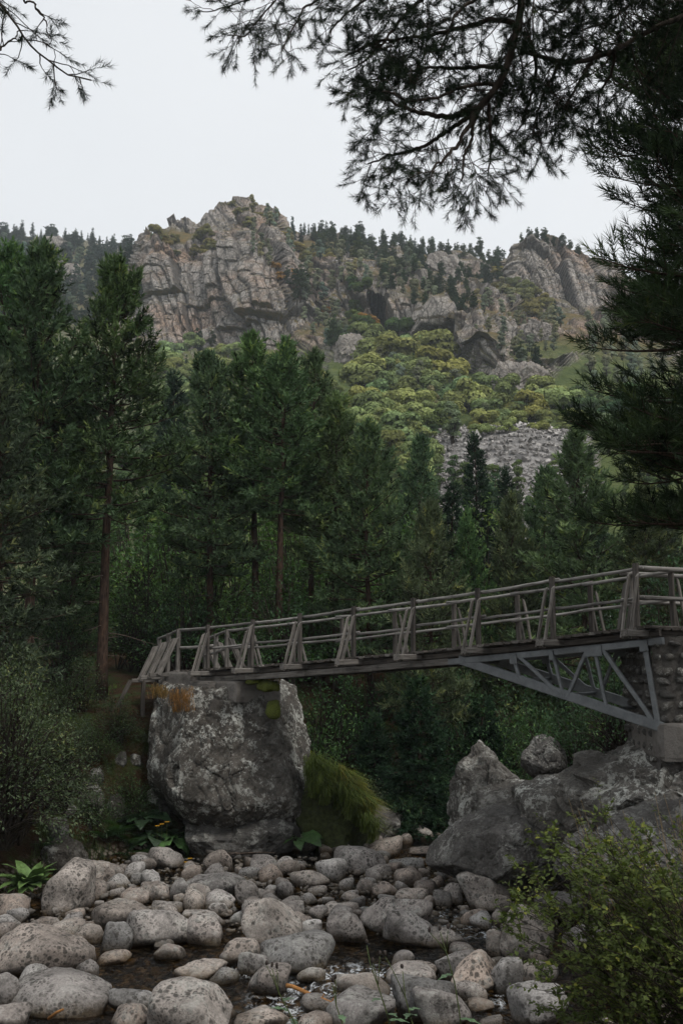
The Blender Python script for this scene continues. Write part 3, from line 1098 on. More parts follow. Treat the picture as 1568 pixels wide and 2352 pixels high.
# ------------------------------------------------------------------ river stones
_V4 = lambda a: [tuple(a)]
A4 = lambda x0, x1, yt, yb: (x0 * .5125, x1 * .5125, 1923 + yt * .5125, 1923 + yb * .5125)
A5 = lambda x0, x1, yt, yb: (746 + x0 * .5239, 746 + x1 * .5239, 1894 + yt * .5239, 1894 + yb * .5239)
STONES = [  # measured outlines, a word on each look, roundness (higher = more angular)
    (A4(0, 372, 408, 640), 'broad rounded granite boulder half in the water at the left edge', 5),
    (A4(85, 482, 640, 815), 'long flat topped granite boulder near the bottom left corner', 6),
    (A4(-60, 97, 615, 775), 'granite boulder cut by the left edge below the broad rounded one', 5),
    (A4(-90, 122, 760, 900), 'dark stone in the bottom left corner', 5),
    (A4(500, 707, 690, 790), 'brown stone behind the pale one at the bottom edge', 5),
    (A4(495, 680, 755, 880), 'spotted brown stone cut by the bottom edge', 4),
    (A4(665, 1048, 668, 930), 'large pale grey boulder at the bottom edge', 8),
    (A4(560, 848, 330, 490), 'domed grey boulder with pinkish top in midstream', 6),
    (A4(830, 985, 355, 482), 'pinkish stone leaning on the domed midstream boulder', 6),
    (A4(1068, 1332, 290, 505), 'tall block like boulder in the middle of the stream', 12),
    (A4(1180, 1498, 430, 602), 'wide pale pinkish boulder just below the tall block like one', 6),
    (A4(978, 1168, 465, 578), 'oval grey stone left of the wide pale pinkish boulder', 4),
    (A4(1073, 1192, 513, 622), 'smooth dark grey round stone in front of the oval one', 3),
    (A4(1113, 1292, 588, 715), 'dark round wet stone at the upper end of the orange branch', 4),
    (A4(450, 587, 388, 512), 'pointed wedge shaped stone in the water', 14),
    (A4(338, 468, 405, 477), 'low pale stone with a dark tip near the left boulders', 5),
    (A4(400, 662, 280, 415), 'wide cracked grey stone on the gravel bar', 9),
    (A4(188, 388, 123, 352), 'tall pinkish boulder right beside the leafy rosette plant', 9),
    (A4(363, 467, 190, 285), 'grey stone right of the tall pinkish boulder', 6),
    (A4(848, 1104, 158, 285), 'long sloping granite slab on the gravel bar', 8),
    (A4(908, 1062, 240, 325), 'speckled stone in front of the long sloping slab', 5),
    (A4(928, 1022, 288, 358), 'round grey stone just below the speckled one', 4),
    (A4(1058, 1152, 200, 315), 'upright stone at the right end of the sloping slab', 6),
    (A4(753, 852, 194, 288), 'egg shaped pale stone left of the sloping slab', 4),
    (A4(676, 818, 288, 338), 'flat wet stone in a pool of the gravel bar', 4),
    (A4(528, 662, 235, 310), 'grey stone with rounded back above the cracked stone', 5),
    (A4(633, 762, 215, 295), 'pale granite stone left of the egg shaped stone', 5),
    (A4(1308, 1468, 148, 236), 'long dark stone by the upstream pool', 5),
    (A4(1128, 1243, 85, 176), 'dark domed stone beneath the twigs at the huge boulder', 5),
    (A4(388, 512, 118, 224), 'dark wet pointed stone on the left of the gravel bar', 10),
    (A4(808, 893, 134, 202), 'small pinkish pointed stone near the large green leaves', 7),
    (A4(1258, 1367, 285, 372), 'brown wet stone behind the tall block like boulder', 5),
    (A4(438, 582, 510, 570), 'flat pale stone in the brown pool', 6),
    (A4(698, 837, 485, 550), 'dark low stone in the centre of the brown pool', 4),
    (A4(680, 777, 455, 502), 'low grey stone below the domed midstream boulder', 4),
    (A4(798, 1004, 563, 640), 'flat grey stone barely above the water', 6),
    (A4(343, 437, 553, 648), 'brown round stone against the broad left boulder', 4),
    (A4(138, 277, 364, 425), 'grey stone above the broad left boulder', 5),
    (A4(-50, 68, 384, 465), 'pale stone at the left edge above the broad boulder', 5),
    (A4(1338, 1452, 584, 645), 'grey stone right of the dark round wet stone', 5),
    (A4(1068, 1275, 780, 870), 'dark stone cut by the bottom edge right of the pale boulder', 5),
    (A4(828, 957, 324, 378), 'low dark grey stone right of the flat wet one', 4),
    (A4(1328, 1438, 374, 455), 'grey stone behind the wide pale pinkish boulder', 5),
    (A4(290, 370, 345, 410), 'small yellowish stone on the left gravel', 6),
    (A4(1035, 1110, 330, 400), 'small grey stone left of the tall block like boulder', 5),
    (A5(48, 257, 105, 220), 'dark grey boulder with a pointed top by the upstream pool', 7),
    (A5(278, 422, 164, 205), 'flat pale stone lying in the upstream pool', 5),
    (A5(373, 507, 97, 146), 'flat speckled stone further up the upstream pool', 6),
    (A5(588, 815, 208, 375), 'angular pinkish block in front of the angular dark boulder', 14),
    (A5(173, 453, 325, 500), 'large leaning granite boulder right of midstream', 7),
    (A5(243, 455, 383, 535), 'pinkish granite boulder in front of the large leaning one', 6),
    (A5(20, 178, 384, 525), 'angular mottled stone left of the leaning boulder', 10),
    (A5(438, 597, 453, 536), 'wet brown stone right of the pinkish granite boulder', 6),
    (A5(598, 714, 368, 446), 'flat pinkish stone beside the small white rapid', 6),
    (A5(478, 678, 563, 695), 'smooth leaning brown stone left of the black and white one', 5),
    (A5(556, 745, 588, 752), 'black and white mottled angular boulder', 14),
    (A5(716, 856, 603, 752), 'rounded mottled boulder at the edge of the bush', 6),
    (A5(63, 280, 654, 764), 'smooth brown oval stone above the seed stalks', 4),
    (A5(272, 472, 618, 730), 'wet brown stone right of the smooth brown oval one', 4),
    (A5(378, 504, 598, 680), 'small brown stone behind the wet brown one', 4),
    (A5(308, 556, 693, 872), 'mottled whitish boulder near the bottom edge', 7),
    (A5(404, 644, 743, 905), 'long smooth stone leaning on the mottled whitish boulder', 4),
    (A5(0, 284, 743, 905), 'lichen covered boulder at the bottom edge behind the stalks', 7),
    (A5(638, 744, 774, 822), 'thin flat slab in the water near the bottom edge', 8),
    (A5(713, 778, 468, 588), 'upright stone under the left edge of the bush', 5),
    (A5(766, 990, 378, 610), 'large pale boulder behind the twigs of the bush', 8),
    (A5(826, 1060, 700, 905), 'pale boulder behind the bush at the bottom edge', 7),
    (A5(940, 1170, 305, 430), 'whitish boulder behind the upper twigs of the bush', 7),
    (A5(1050, 1260, 438, 570), 'pinkish boulder deep behind the bush', 6),
    (A5(293, 394, 558, 628), 'small dark wet stone in the right channel', 4),
    (A5(378, 498, 250, 312), 'grey stone at the outlet of the upstream pool', 6),
    (A5(298, 465, 280, 355), 'dark brown stone just below the pool outlet', 6),
    (A5(198, 314, 253, 325), 'dark wet stone below the pointed dark grey boulder', 6),
    (A5(138, 214, 233, 305), 'small grey upright stone below the pointed dark grey boulder', 5),
    (A5(520, 596, 263, 356), 'upright grey stone left of the angular pinkish block', 7),
    (A5(470, 552, 293, 366), 'speckled stone between the pool outlet and the pinkish block', 5),
    (A5(-10, 145, 340, 420), 'grey stone right of the tall block like boulder', 6),
    (A5(370, 444, 483, 526), 'small pale oval stone at the foot of the pinkish granite boulder', 3),
    (A5(860, 1010, 600, 710), 'rounded pale stone seen through the middle of the bush', 6),
    (A5(640, 760, 590, 660), 'small stone wedged behind the black and white boulder', 5),
]
placed = []


def river_stone(box, label, p, seed, m, level=4, group=None):
    x0, x1, yt, yb = box
    xc = (x0 + x1) / 2
    b = onz(xc, yb, 0.0)
    w = (x1 - x0) / FPX * b[1]
    rng = np.random.default_rng(seed)
    dep = w * rng.uniform(.7, .95)
    Yc = b[1] + dep * .42
    w = (x1 - x0) / FPX * Yc
    ang = math.atan2(EYE, Yc)
    h = ((yb - yt) / FPX * Yc - .55 * dep * math.sin(ang)) / math.cos(ang)
    h = max(h, w * .28)
    X = (xc - 784) / FPX * Yc / math.cos(PITCH) * 1.0
    X = at(xc, yb, Yc)[0]
    zc = h * .36
    hz = h * .64
    V, F = rock_shape(level, random_planes(rng, 15, .66, 1.02), p * 2.3 + 2, (w / 2 * 1.1, dep / 2 * 1.08, hz * 1.05), seed, .085, .0 if p < 5 else .032, .02)
    nm = 'river_boulder' if w > .45 else 'river_stone'
    o = link(nm, make_mesh(nm, V, F, m, True), (X, Yc, zc))
    tag(o, label, 'boulder' if w > .45 else 'stone', group)
    placed.append((X, Yc, w * .5, dep * .5))
    return o


for k, (box, lab, p) in enumerate(STONES):
    river_stone(box, lab, p, 200 + k, M_RIVER)


def fill_stones():
    """smaller stones between the measured ones"""
    rng = np.random.default_rng(77)
    protos = []
    for i in range(12):
        V, F = rock_shape(3, random_planes(np.random.default_rng(900 + i), 12, .7, 1.05), [7, 10, 14, 20, 30][i % 5], (.5, .42, .36), 900 + i, .10, .03, .03)
        protos.append(make_mesh('river_stone', V, F, M_RIVER, True))
    xs = np.array([q[0] for q in placed]); ys = np.array([q[1] for q in placed])
    rw = np.array([q[2] for q in placed]); rd = np.array([q[3] for q in placed])
    xs, ys, rw, rd = list(xs), list(ys), list(rw), list(rd)
    n = 0
    tries = 0
    zones = {}
    while n < 260 and tries < 40000:
        tries += 1
        Y = rng.uniform(12.6, 27.5)
        xc = np.interp(Y, _cy, _cx)
        hw = np.interp(Y, _cy, _hw)
        X = xc + rng.uniform(-1.05, 1.05) * hw
        s = float(np.clip(np.exp(rng.normal(-.95, .40)), .16, .85)) if n < 170 else float(rng.uniform(.13, .36))
        px = 784 + X / Y * FPX
        # open water: keep the pools and the main channel mostly clear
        py = 1176 - math.tan(math.atan2(-EYE, Y) - PITCH) * FPX
        clear = (200 < px < 800 and 2145 < py < 2310) or (940 < px < 1080 and 1925 < py < 2010) or (700 < px < 960 and 2200 < py < 2260)
        if clear and rng.random() < .93:
            continue
        bar = 1990 < py < 2140
        if not bar and rng.random() < .6:
            continue
        ax, ay = np.array(xs), np.array(ys)
        if np.any(((ax - X) / (np.array(rw) * .78 + s * .36)) ** 2 + ((ay - Y) / (np.array(rd) * .72 + s * .30)) ** 2 < 1):
            continue
        zone = ('on the gravel bar below the huge boulder' if bar and px < 800 else
                'between the boulders at the upstream pool' if py < 2060 else
                'among the boulders right of midstream' if px > 800 else
                'by the boulders at the left edge' if px < 330 else
                'around the brown pool in the foreground')
        size = 'fist sized' if s < .2 else 'small' if s < .34 else 'middling'
        o = link('river_stone', protos[int(rng.integers(12))], (X, Y, .10 * s + (.06 if bar else -.01)), rot=(rng.uniform(-.2, .2), rng.uniform(-.2, .2), rng.uniform(0, 6.28)), scale=(s, s * rng.uniform(.8, 1.1), s * rng.uniform(.75, 1.25)))
        tag(o, '', 'stone', '%s stones %s' % (size, zone))
        zones.setdefault((size, zone), []).append((o, px, py))
        xs.append(X); ys.append(Y); rw.append(s * .5); rd.append(s * .42)
        n += 1
    for (size, zone), items in zones.items():
        label_by_place(items, '%s stone %s' % (size, zone), 2, ['far row, ', 'near row, '])
    # pebbles, too many to count
    V0, F0 = rock_shape(1, random_planes(np.random.default_rng(3), 10), 4, (.5, .4, .3), 3, .08, 0, 0)
    N = 5200
    Y = rng.uniform(12.6, 27, N)
    X = np.interp(Y, _cy, _cx) + rng.uniform(-1.1, 1.1, N) * np.interp(Y, _cy, _hw)
    py = 1176 - np.tan(np.arctan2(-EYE, Y) - PITCH) * FPX
    bar = (py > 1975) & (py < 2150)
    dens = fbm(np.stack((X * .8, Y * .8, X * 0), 1), 3, 8)
    keep = (bar & (dens > -.35)) | (dens > .05)
    X, Y, bar = X[keep], Y[keep], bar[keep]
    s = np.clip(np.exp(rng.normal(-2.2, .4, len(X))), .05, .24)
    z = np.where(bar, .03, -.16) + rng.uniform(-.03, .05, len(X))
    d = rng.normal(0, 1, (len(X), 3)) * np.array((1, 1, .2))
    V, F, c = scatter(V0, F0, np.stack((X, Y, z), 1), d, s, rng, True)
    stuff(link('pebbles', make_mesh('pebbles', V, F, M_PEBBLE, True)), 'small pale pebbles filling the gaps of the stream bed', 'pebbles')


fill_stones()

# ================================================================== footbridge
BO = np.array((0, 21.6, 0.0))
BD = np.array((.725, -.689, 0.0)); BD /= np.linalg.norm(BD)
BP = np.array((-BD[1], BD[0], 0.0))            # across, away from the camera
BW = 1.35


def top_z(s):
    u = s + 4.5
    return 5.20 + .053 * u + .0017 * u * u


def bpt(s, w, z):
    return BO + BD * s + BP * w + np.array((0, 0, z))


bridge = link('footbridge', None, tuple(bpt(1.2, BW / 2, 0)))
tag(bridge, 'weathered timber footbridge with pole railings and a grey steel truss', 'footbridge')
BINV = Matrix.Translation(bridge.location).inverted()
_timber_cache = {}


def timber_mesh(name, L, w, h, m, point=0.0, ch=.012):
    key = (name, round(L, 2), round(w, 3), round(h, 3), m.name, point)
    if key in _timber_cache:
        return _timber_cache[key]
    prof = [(-w / 2 + ch, -h / 2), (w / 2 - ch, -h / 2), (w / 2, -h / 2 + ch), (w / 2, h / 2 - ch), (w / 2 - ch, h / 2), (-w / 2 + ch, h / 2), (-w / 2, h / 2 - ch), (-w / 2, -h / 2 + ch)]
    V, F = [], []
    ks = [0, L * .33, L * .66, L]
    rng = np.random.default_rng(int(L * 100) + len(_timber_cache))
    for i, x in enumerate(ks):
        dy, dz = (rng.normal(0, .004), rng.normal(0, .004)) if 0 < i < 3 else (0, 0)
        for (a, b) in prof:
            xx = x - (point * (b / h + .5) if i == 3 else 0)
            V.append((xx, a + dy, b + dz))
    for i in range(3):
        for j in range(8):
            F.append((i * 8 + j, i * 8 + (j + 1) % 8, (i + 1) * 8 + (j + 1) % 8, (i + 1) * 8 + j))
    g = Geo().add(V, F)
    g.add(V[:8], [(0, j + 1, j) for j in range(1, 7)])
    g.add(V[24:], [(0, j, j + 1) for j in range(1, 7)])
    me = geo_mesh(name, g, m)
    _timber_cache[key] = me
    return me


def place_piece(name, me, p0, p1, up=(0, 0, 1), parent=bridge, inv=BINV):
    p0, p1 = np.asarray(p0, float), np.asarray(p1, float)
    x = norm(p1 - p0)
    y = norm(np.cross(np.asarray(up, float), x))
    z = np.cross(x, y)
    o = bpy.data.objects.new(name, me)
    COL.objects.link(o)
    o.parent = parent
    o.matrix_parent_inverse = inv
    M4 = Matrix(((x[0], y[0], z[0], p0[0]), (x[1], y[1], z[1], p0[1]), (x[2], y[2], z[2], p0[2]), (0, 0, 0, 1)))
    o.matrix_basis = M4
    return o


def beam(name, p0, p1, w, h, m=M_TIMBER, up=(0, 0, 1), point=0.0, parent=bridge, inv=BINV):
    L = float(np.linalg.norm(np.asarray(p1) - np.asarray(p0)))
    L = round(L, 2)
    return place_piece(name, timber_mesh(name, L, w, h, m, point), p0, p1, up, parent, inv)


def pole(name, p0, p1, r0, r1, seed, m=M_POLE):
    p0, p1 = np.asarray(p0, float), np.asarray(p1, float)
    L = float(np.linalg.norm(p1 - p0))
    rng = np.random.default_rng(seed)
    k = 9
    t = np.linspace(0, 1, k)
    pts = np.stack((t * L, rng.normal(0, .003, k) + .008 * np.sin(t * 3.1) * rng.normal(), rng.normal(0, .003, k) - .010 * np.sin(t * 3.14)), 1)
    rad = (r0 + (r1 - r0) * t) * (1 + rng.normal(0, .03, k))
    V, F = tube(pts, rad, 9)
    return place_piece(name, make_mesh(name, V, F, m, True), p0, p1)


M_POST = mat_timber('post_timber', (.075, .066, .058), (.15, .133, .118))
ST = [-4.53 + 1.628 * k for k in range(8)]
rngb = np.random.default_rng(4)
for side, w0, out in (('near', 0.0, -1), ('far', BW, 1)):
    for k, s in enumerate(ST):
        tz = top_z(s)
        dk = tz - 1.0
        j = rngb.normal(0, .012, 6)
        if side == 'near':
            beam('sleeper', bpt(s + .09, -.62 + j[0], dk - .115), bpt(s + .09, BW + .62 + j[1], dk - .115), .13, .11, M_TIMBER)
        # post, a little out of plumb
        po = beam('post', bpt(s + j[2], w0, dk - .16), bpt(s + j[3], w0 + j[4], tz + .07), .078, .09, M_POST, up=BD)
        # two slanting struts that clasp the post
        for q in (-.075, .075):
            beam('strut', bpt(s + q + j[5], w0 + out * (.44 + .03 * q), dk - .20), bpt(s + q, w0 + out * .07, tz - .10 + rngb.normal(0, .03)), .036, .080, M_TIMBER, up=BP * out, point=.10, parent=po, inv=po.matrix_basis.inverted())
    # rails: a pole from post to post, joints overlapping a little
    for k in range(7):
        a, b = ST[k], ST[k + 1]
        e = rngb.normal(0, .012, 4)
        wi = w0 + out * -.085 if side == 'far' else w0 - .085 * -out * -1
        wi = w0 + (.09 if side == 'near' else -.09)
        pole('top_rail', bpt(a - .10, wi, top_z(a - .10) + e[0]), bpt(b + .10, wi, top_z(b + .10) + e[1]), .035, .030, 10 + k)
        pole('middle_rail', bpt(a - .10, wi, top_z(a - .10) - .5 + e[2]), bpt(b + .10, wi, top_z(b + .10) - .5 + e[3]), .031, .027, 30 + k)
# deck planks
s = -5.6
kk = 0
while s < 7.25:
    z = top_z(s) - 1.0 - .03
    e = rngb.normal(0, 1, 4)
    beam('plank', bpt(s, -.08 + .03 * e[0], z + .004 * e[1]), bpt(s, BW + .08 + .03 * e[2], z + .004 * e[3]), .135, .05, M_DARKTIMBER if kk % 5 else M_TIMBER)
    s += .155
    kk += 1


def girder(name, pts, w, h, m):
    """a beam that follows the bridge's line"""
    for a, b in zip(pts[:-1], pts[1:]):
        beam(name, a, b, w, h, m)


# main beams under the deck: steel, with a timber bearer on top
for w0 in (.12, BW - .12):
    ss = [-5.3, -3.2, -1.2, .8, 2.8]
    girder('main_beam', [bpt(q, w0, top_z(q) - 1.265) for q in ss], .10, .13, M_DARKTIMBER if w0 > .5 else M_TIMBER)
    ss = [2.8, 4.3, 5.7, 7.25]
    girder('steel_top_chord', [bpt(q, w0, top_z(q) - 1.275) for q in ss], .10, .12, M_STEEL)
    girder('stringer', [bpt(q, w0 + .02, top_z(q) - 1.14) for q in (-5.2, -2, 1.2, 4.2, 7.2)], .08, .10, M_DARKTIMBER)
# the truss below the right half
for w0 in (.12, BW - .12):
    def lo(s):
        return 4.385 - (s - 3.3) * .262
    def hi(s):
        return top_z(s) - 1.28
    girder('bottom_chord', [bpt(q, w0, lo(q)) for q in (3.05, 5.0, 7.2)], .09, .17, M_STEEL)
    for a, b, t in ((4.32, 4.46, .07), (4.42, 5.31, .07), (5.14, 5.35, .06), (5.86, 5.42, .07), (5.99, 6.2, .06), (6.13, 7.1, .08), (6.93, 7.12, .09)):
        beam('web_bar', bpt(a, w0 - .02, hi(a)), bpt(b, w0 - .02, lo(b) - .03), t, .06, M_STEEL, up=BP)
    for a, L in ((4.33, .16), (5.14, .09), (5.98, .34), (6.93, .15)):
        beam('gusset_plate', bpt(a - L / 2, w0 - .062, hi(a - L / 2) - .05), bpt(a + L / 2, w0 - .062, hi(a + L / 2) - .05), .014, .19, M_STEEL)
for q in (3.2, 4.4, 5.35, 6.2, 7.1):
    beam('cross_bar', bpt(q, .12, 4.385 - (q - 3.3) * .262), bpt(q, BW - .12, 4.385 - (q - 3.3) * .262), .06, .06, M_STEEL)

# right approach: the deck turns level and runs on over the wall
AD = norm(np.array((.985, .17, 0)))
AP = np.array((-AD[1], AD[0], 0))
A0 = bpt(ST[7], 0, 0)
ztop = top_z(ST[7])


def apt(s, w, z):
    return A0 + AD * s + AP * w + np.array((0, 0, z))


for side, w0, out in (('near', 0.0, -1), ('far', 1.25, 1)):
    for s in ((1.75, 3.4) if side == 'near' else (.55, 1.9, 3.4)):
        beam('post', apt(s, w0, ztop - 1.15), apt(s, w0, ztop + .04 - .03 * s), .105, .115, M_TIMBER, up=AD)
        for q in (-.085, .085):
            beam('strut', apt(s + q, w0 + out * .5, ztop - 1.2), apt(s + q, w0 + out * .07, ztop - .12), .055, .125, M_TIMBER, up=AP * out, point=.1)
    a = 0.0 if side == 'near' else .3
    for dz, r in ((0, .047), (-.5, .042)):
        nm = 'top_rail' if dz == 0 else 'middle_rail'
        pole(nm, apt(a, w0 + (.06 if side == 'near' else -.06), ztop + dz), apt(1.85, w0 + (.06 if side == 'near' else -.06), ztop + dz - .05), r, r - .005, 61)
        pole(nm, apt(1.7, w0 + (.06 if side == 'near' else -.06), ztop + dz - .05), apt(4.1, w0 + (.06 if side == 'near' else -.06), ztop + dz - .1), r, r - .005, 62)
for k in range(25):
    s = .3 + k * .155
    beam('plank', apt(s, -.15, ztop - 1.03 - .015 * s), apt(s, 1.4, ztop - 1.03 - .015 * s), .135, .05, M_DARKTIMBER)
for w0 in (.0, 1.2):
    beam('stringer', apt(.0, w0, ztop - 1.13), apt(4.1, w0, ztop - 1.2), .09, .14, M_DARKTIMBER)

# left approach: three close posts stepping down and away from the boulder
LD = norm(np.array((-.42, .91, 0)))
LP = np.array((LD[1], -LD[0], 0)) * 1.0
L0 = bpt(-5.72, 0, 0)
lz = [5.15, 5.06, 4.96]
for i in range(3):
    c = L0 + LD * (.95 * i) + np.array((0, 0, 0))
    for w0, out in ((0.0, -1), (1.3, 1)):
        b = c + LP * w0
        beam('post', b + np.array((0, 0, lz[i] - 1.15)), b + np.array((0, 0, lz[i] + .03)), .10, .11, M_TIMBER, up=LD)
        for q in (-.08, .08):
            beam('strut', b + LD * q + LP * out * .5 + np.array((0, 0, lz[i] - 1.12)), b + LD * q + LP * out * .06 + np.array((0, 0, lz[i] - .16)), .055, .12, M_TIMBER, up=LP * out, point=.1)
    beam('sleeper', c + LP * -.72 + np.array((0, 0, lz[i] - 1.12)), c + LP * 2.2 + np.array((0, 0, lz[i] - 1.12)), .12, .10, M_TIMBER)
for dz, nm in ((0, 'top_rail'), (-.45, 'middle_rail')):
    for w0 in (0.0, 1.3):
        e = LP * w0
        st = bpt(ST[0] + .1, .08, top_z(ST[0]) + dz) if w0 == 0 else bpt(ST[0] + .1, BW - .08, top_z(ST[0]) + dz)
        pole(nm, st, L0 + e + np.array((0, 0, lz[0] + dz)) + LD * .05, .04, .038, 71)
        pole(nm, L0 + e - LD * .05 + np.array((0, 0, lz[0] + dz)), L0 + e + LD * 2.05 + np.array((0, 0, lz[2] + dz - .01)), .038, .036, 72)
for k in range(15):
    c = L0 + LD * (.08 + k * .155)
    z = 5.15 - .095 * k * .155 / .95 * 1.0 - 1.03
    beam('plank', c + LP * -.1 + np.array((0, 0, z)), c + LP * 1.4 + np.array((0, 0, z)), .135, .05, M_DARKTIMBER)
# propping timbers at the far left, down to the slope
q = L0 + LD * 1.9 + LP * -.75
beam('prop', q + np.array((0, 0, 3.85)), q + LP * -.65 + np.array((0, 0, 2.5)), .10, .12, M_DARKTIMBER, up=LD)
beam('prop', q + LP * .35 + np.array((0, 0, 3.85)), q + LP * .35 + np.array((0, 0, 2.6)), .10, .12, M_DARKTIMBER, up=LD)
beam('prop', q + LP * .7 + np.array((0, 0, 3.85)), q + LP * .7 + np.array((0, 0, 2.5)), .10, .12, M_DARKTIMBER, up=LD)

# ------------------------------------------------------------------ abutments
ab = link('concrete_abutment', None, tuple(bpt(-4.9, .6, 3.0)))
tag(ab, 'old cast concrete bearing blocks on top of the huge boulder', 'abutment')
ABI = Matrix.Translation(ab.location).inverted()


def rough_block(name, p0, p1, w, h, seed, m, parent, inv, up=(0, 0, 1), cuts=6, amp=.025):
    """a cast or hewn block with worn edges"""
    p0, p1 = np.asarray(p0, float), np.asarray(p1, float)
    L = float(np.linalg.norm(p1 - p0))
    Q, F = [], []
    n = 9
    for ax in range(3):
        for sg in (-1, 1):
            b = len(Q)
            for i in range(n + 1):
                for k in range(n + 1):
                    q = [0, 0, 0]
                    q[ax] = sg
                    q[(ax + 1) % 3] = (2 * i / n - 1) * sg
                    q[(ax + 2) % 3] = 2 * k / n - 1
                    Q.append(q)
            F += [(b + i * (n + 1) + k, b + (i + 1) * (n + 1) + k, b + (i + 1) * (n + 1) + k + 1, b + i * (n + 1) + k + 1) for i in range(n) for k in range(n)]
    Q, F = np.array(Q, float), np.array(F)
    cnr = np.sort(np.abs(Q), 1)[:, 1]                  # wear down edges and corners
    Q = Q * (1 - .035 * smooth(.7, 1, cnr))[:, None]
    Q = Q * np.array((L / 2, w / 2, h / 2))
    Q += norm(Q) * (amp * fbm(Q * 3 + seed * 3.7, 4, seed))[:, None]
    Q[:, 0] += L / 2
    return place_piece(name, make_mesh(name, Q, F, m, False), p0, p1, up, parent, inv)


rough_block('bearing_block', bpt(-5.95, .62, 3.86), bpt(-4.9, .62, 3.86), 1.75, .50, 1, M_CONCRETE, ab, ABI, cuts=20)
rough_block('bearing_block', bpt(-4.92, .55, 3.62), bpt(-4.1, .55, 3.62), 1.7, .56, 2, M_CONCRETE, ab, ABI, cuts=20)
rough_block('bearing_block', bpt(-4.08, .6, 3.66), bpt(-3.3, .6, 3.66), 1.45, .5, 3, M_CONCRETE, ab, ABI, cuts=20)
rough_block('footing', bpt(-6.3, .9, 3.1), bpt(-4.2, .9, 3.1), 2.0, 1.3, 4, M_CONCRETE, ab, ABI, cuts=16)

wall_c = at(1600, 1560, 16.9)
wall = link('abutment_wall', None, (wall_c[0], wall_c[1] + .9, 1.9))
tag(wall, 'rubble stone abutment wall under the right end of the footbridge', 'wall')
WINV = Matrix.Translation(wall.location).inverted()
wl = at(1487, 1470, 16.75)[0]
wl2 = at(1512, 1680, 16.75)[0]
# mortar core, leaning slightly
g = Geo()
X0, X1, Y0, Y1 = wl + .05, wl + 3.2, 16.78, 18.6
cv = [(wl2 + .05, Y0, 2.3), (X1, Y0, 2.3), (X1, Y1, 2.3), (wl2 + .05, Y1, 2.3), (X0, Y0 + .05, 4.86), (X1, Y0 + .05, 4.86), (X1, Y1, 4.86), (X0, Y1, 4.86)]
n = 14
rngw = np.random.default_rng(12)


def patch(g, a, b, c, d, n, m_):
    a, b, c, d = map(np.array, (a, b, c, d))
    V = []
    for j in range(m_ + 1):
        for i in range(n + 1):
            u, v = i / n, j / m_
            V.append((a * (1 - u) + b * u) * (1 - v) + (d * (1 - u) + c * u) * v)
    V = np.array(V)
    V += rngw.normal(0, .012, V.shape)
    F = [(j * (n + 1) + i, j * (n + 1) + i + 1, (j + 1) * (n + 1) + i + 1, (j + 1) * (n + 1) + i) for j in range(m_) for i in range(n)]
    g.add(V, F)


patch(g, cv[0], cv[1], cv[5], cv[4], 30, 26)
patch(g, cv[3], cv[0], cv[4], cv[7], 18, 26)
patch(g, cv[4], cv[5], cv[6], cv[7], 20, 12)
core = link('mortar_core', geo_mesh('mortar_core', g, M_MORTAR, False))
core.parent = wall
core.matrix_parent_inverse = WINV
stone_m = []
for i in range(10):
    V, F = rock_shape(2, random_planes(np.random.default_rng(1200 + i), 12, .7, 1.0), 8, (.5, .3, .36), 1200 + i, .08, 0, .03)
    stone_m.append(make_mesh('wall_stone', V, F, M_DARKROCK if i % 3 else M_OUTCROP, True))
z = 2.42
while z < 4.85:
    hgt = rngw.uniform(.13, .22)
    x = wl2 + (wl - wl2) * (z - 2.3) / 2.56 + .06
    while x < wl2 + 2.0:
        wdt = rngw.uniform(.15, .38)
        o = link('wall_stone', stone_m[int(rngw.integers(10))], (x + wdt / 2, 16.80, z + rngw.uniform(-.03, .03)), rot=(rngw.uniform(-.2, .2), rngw.uniform(-.3, .3), rngw.uniform(-.2, .2)), scale=(wdt * .92, .3, hgt * 1.25))
        o.parent = wall
        o.matrix_parent_inverse = WINV
        x += wdt + rngw.uniform(.02, .07)
    y = 17.0
    while y < 18.5:
        wdt = rngw.uniform(.2, .4)
        o = link('wall_stone', stone_m[int(rngw.integers(10))], (wl2 + (wl - wl2) * (z - 2.3) / 2.56 + .06, y + wdt / 2, z), rot=(0, rngw.uniform(-.2, .2), R(90) + rngw.uniform(-.2, .2)), scale=(wdt * .92, .3, hgt * 1.25))
        o.parent = wall
        o.matrix_parent_inverse = WINV
        y += wdt + .05
    z += hgt + .03
foot = at(1512, 1705, 16.7)
rough_block('concrete_footing', (foot[0], 17.5, foot[2]), (foot[0] + 3.0, 17.5, foot[2]), 1.9, .62, 6, M_CONCRETE, wall, WINV, cuts=20)

# ================================================================== conifers of the valley
TUFT_MID = tuft(15, .52, .12, 20, 70, 1)
TUFT_NEAR = tuft(20, .6, .045, 20, 62, 2)
TUFT_FINE = tuft(48, .40, .026, 25, 68, 3, .95)


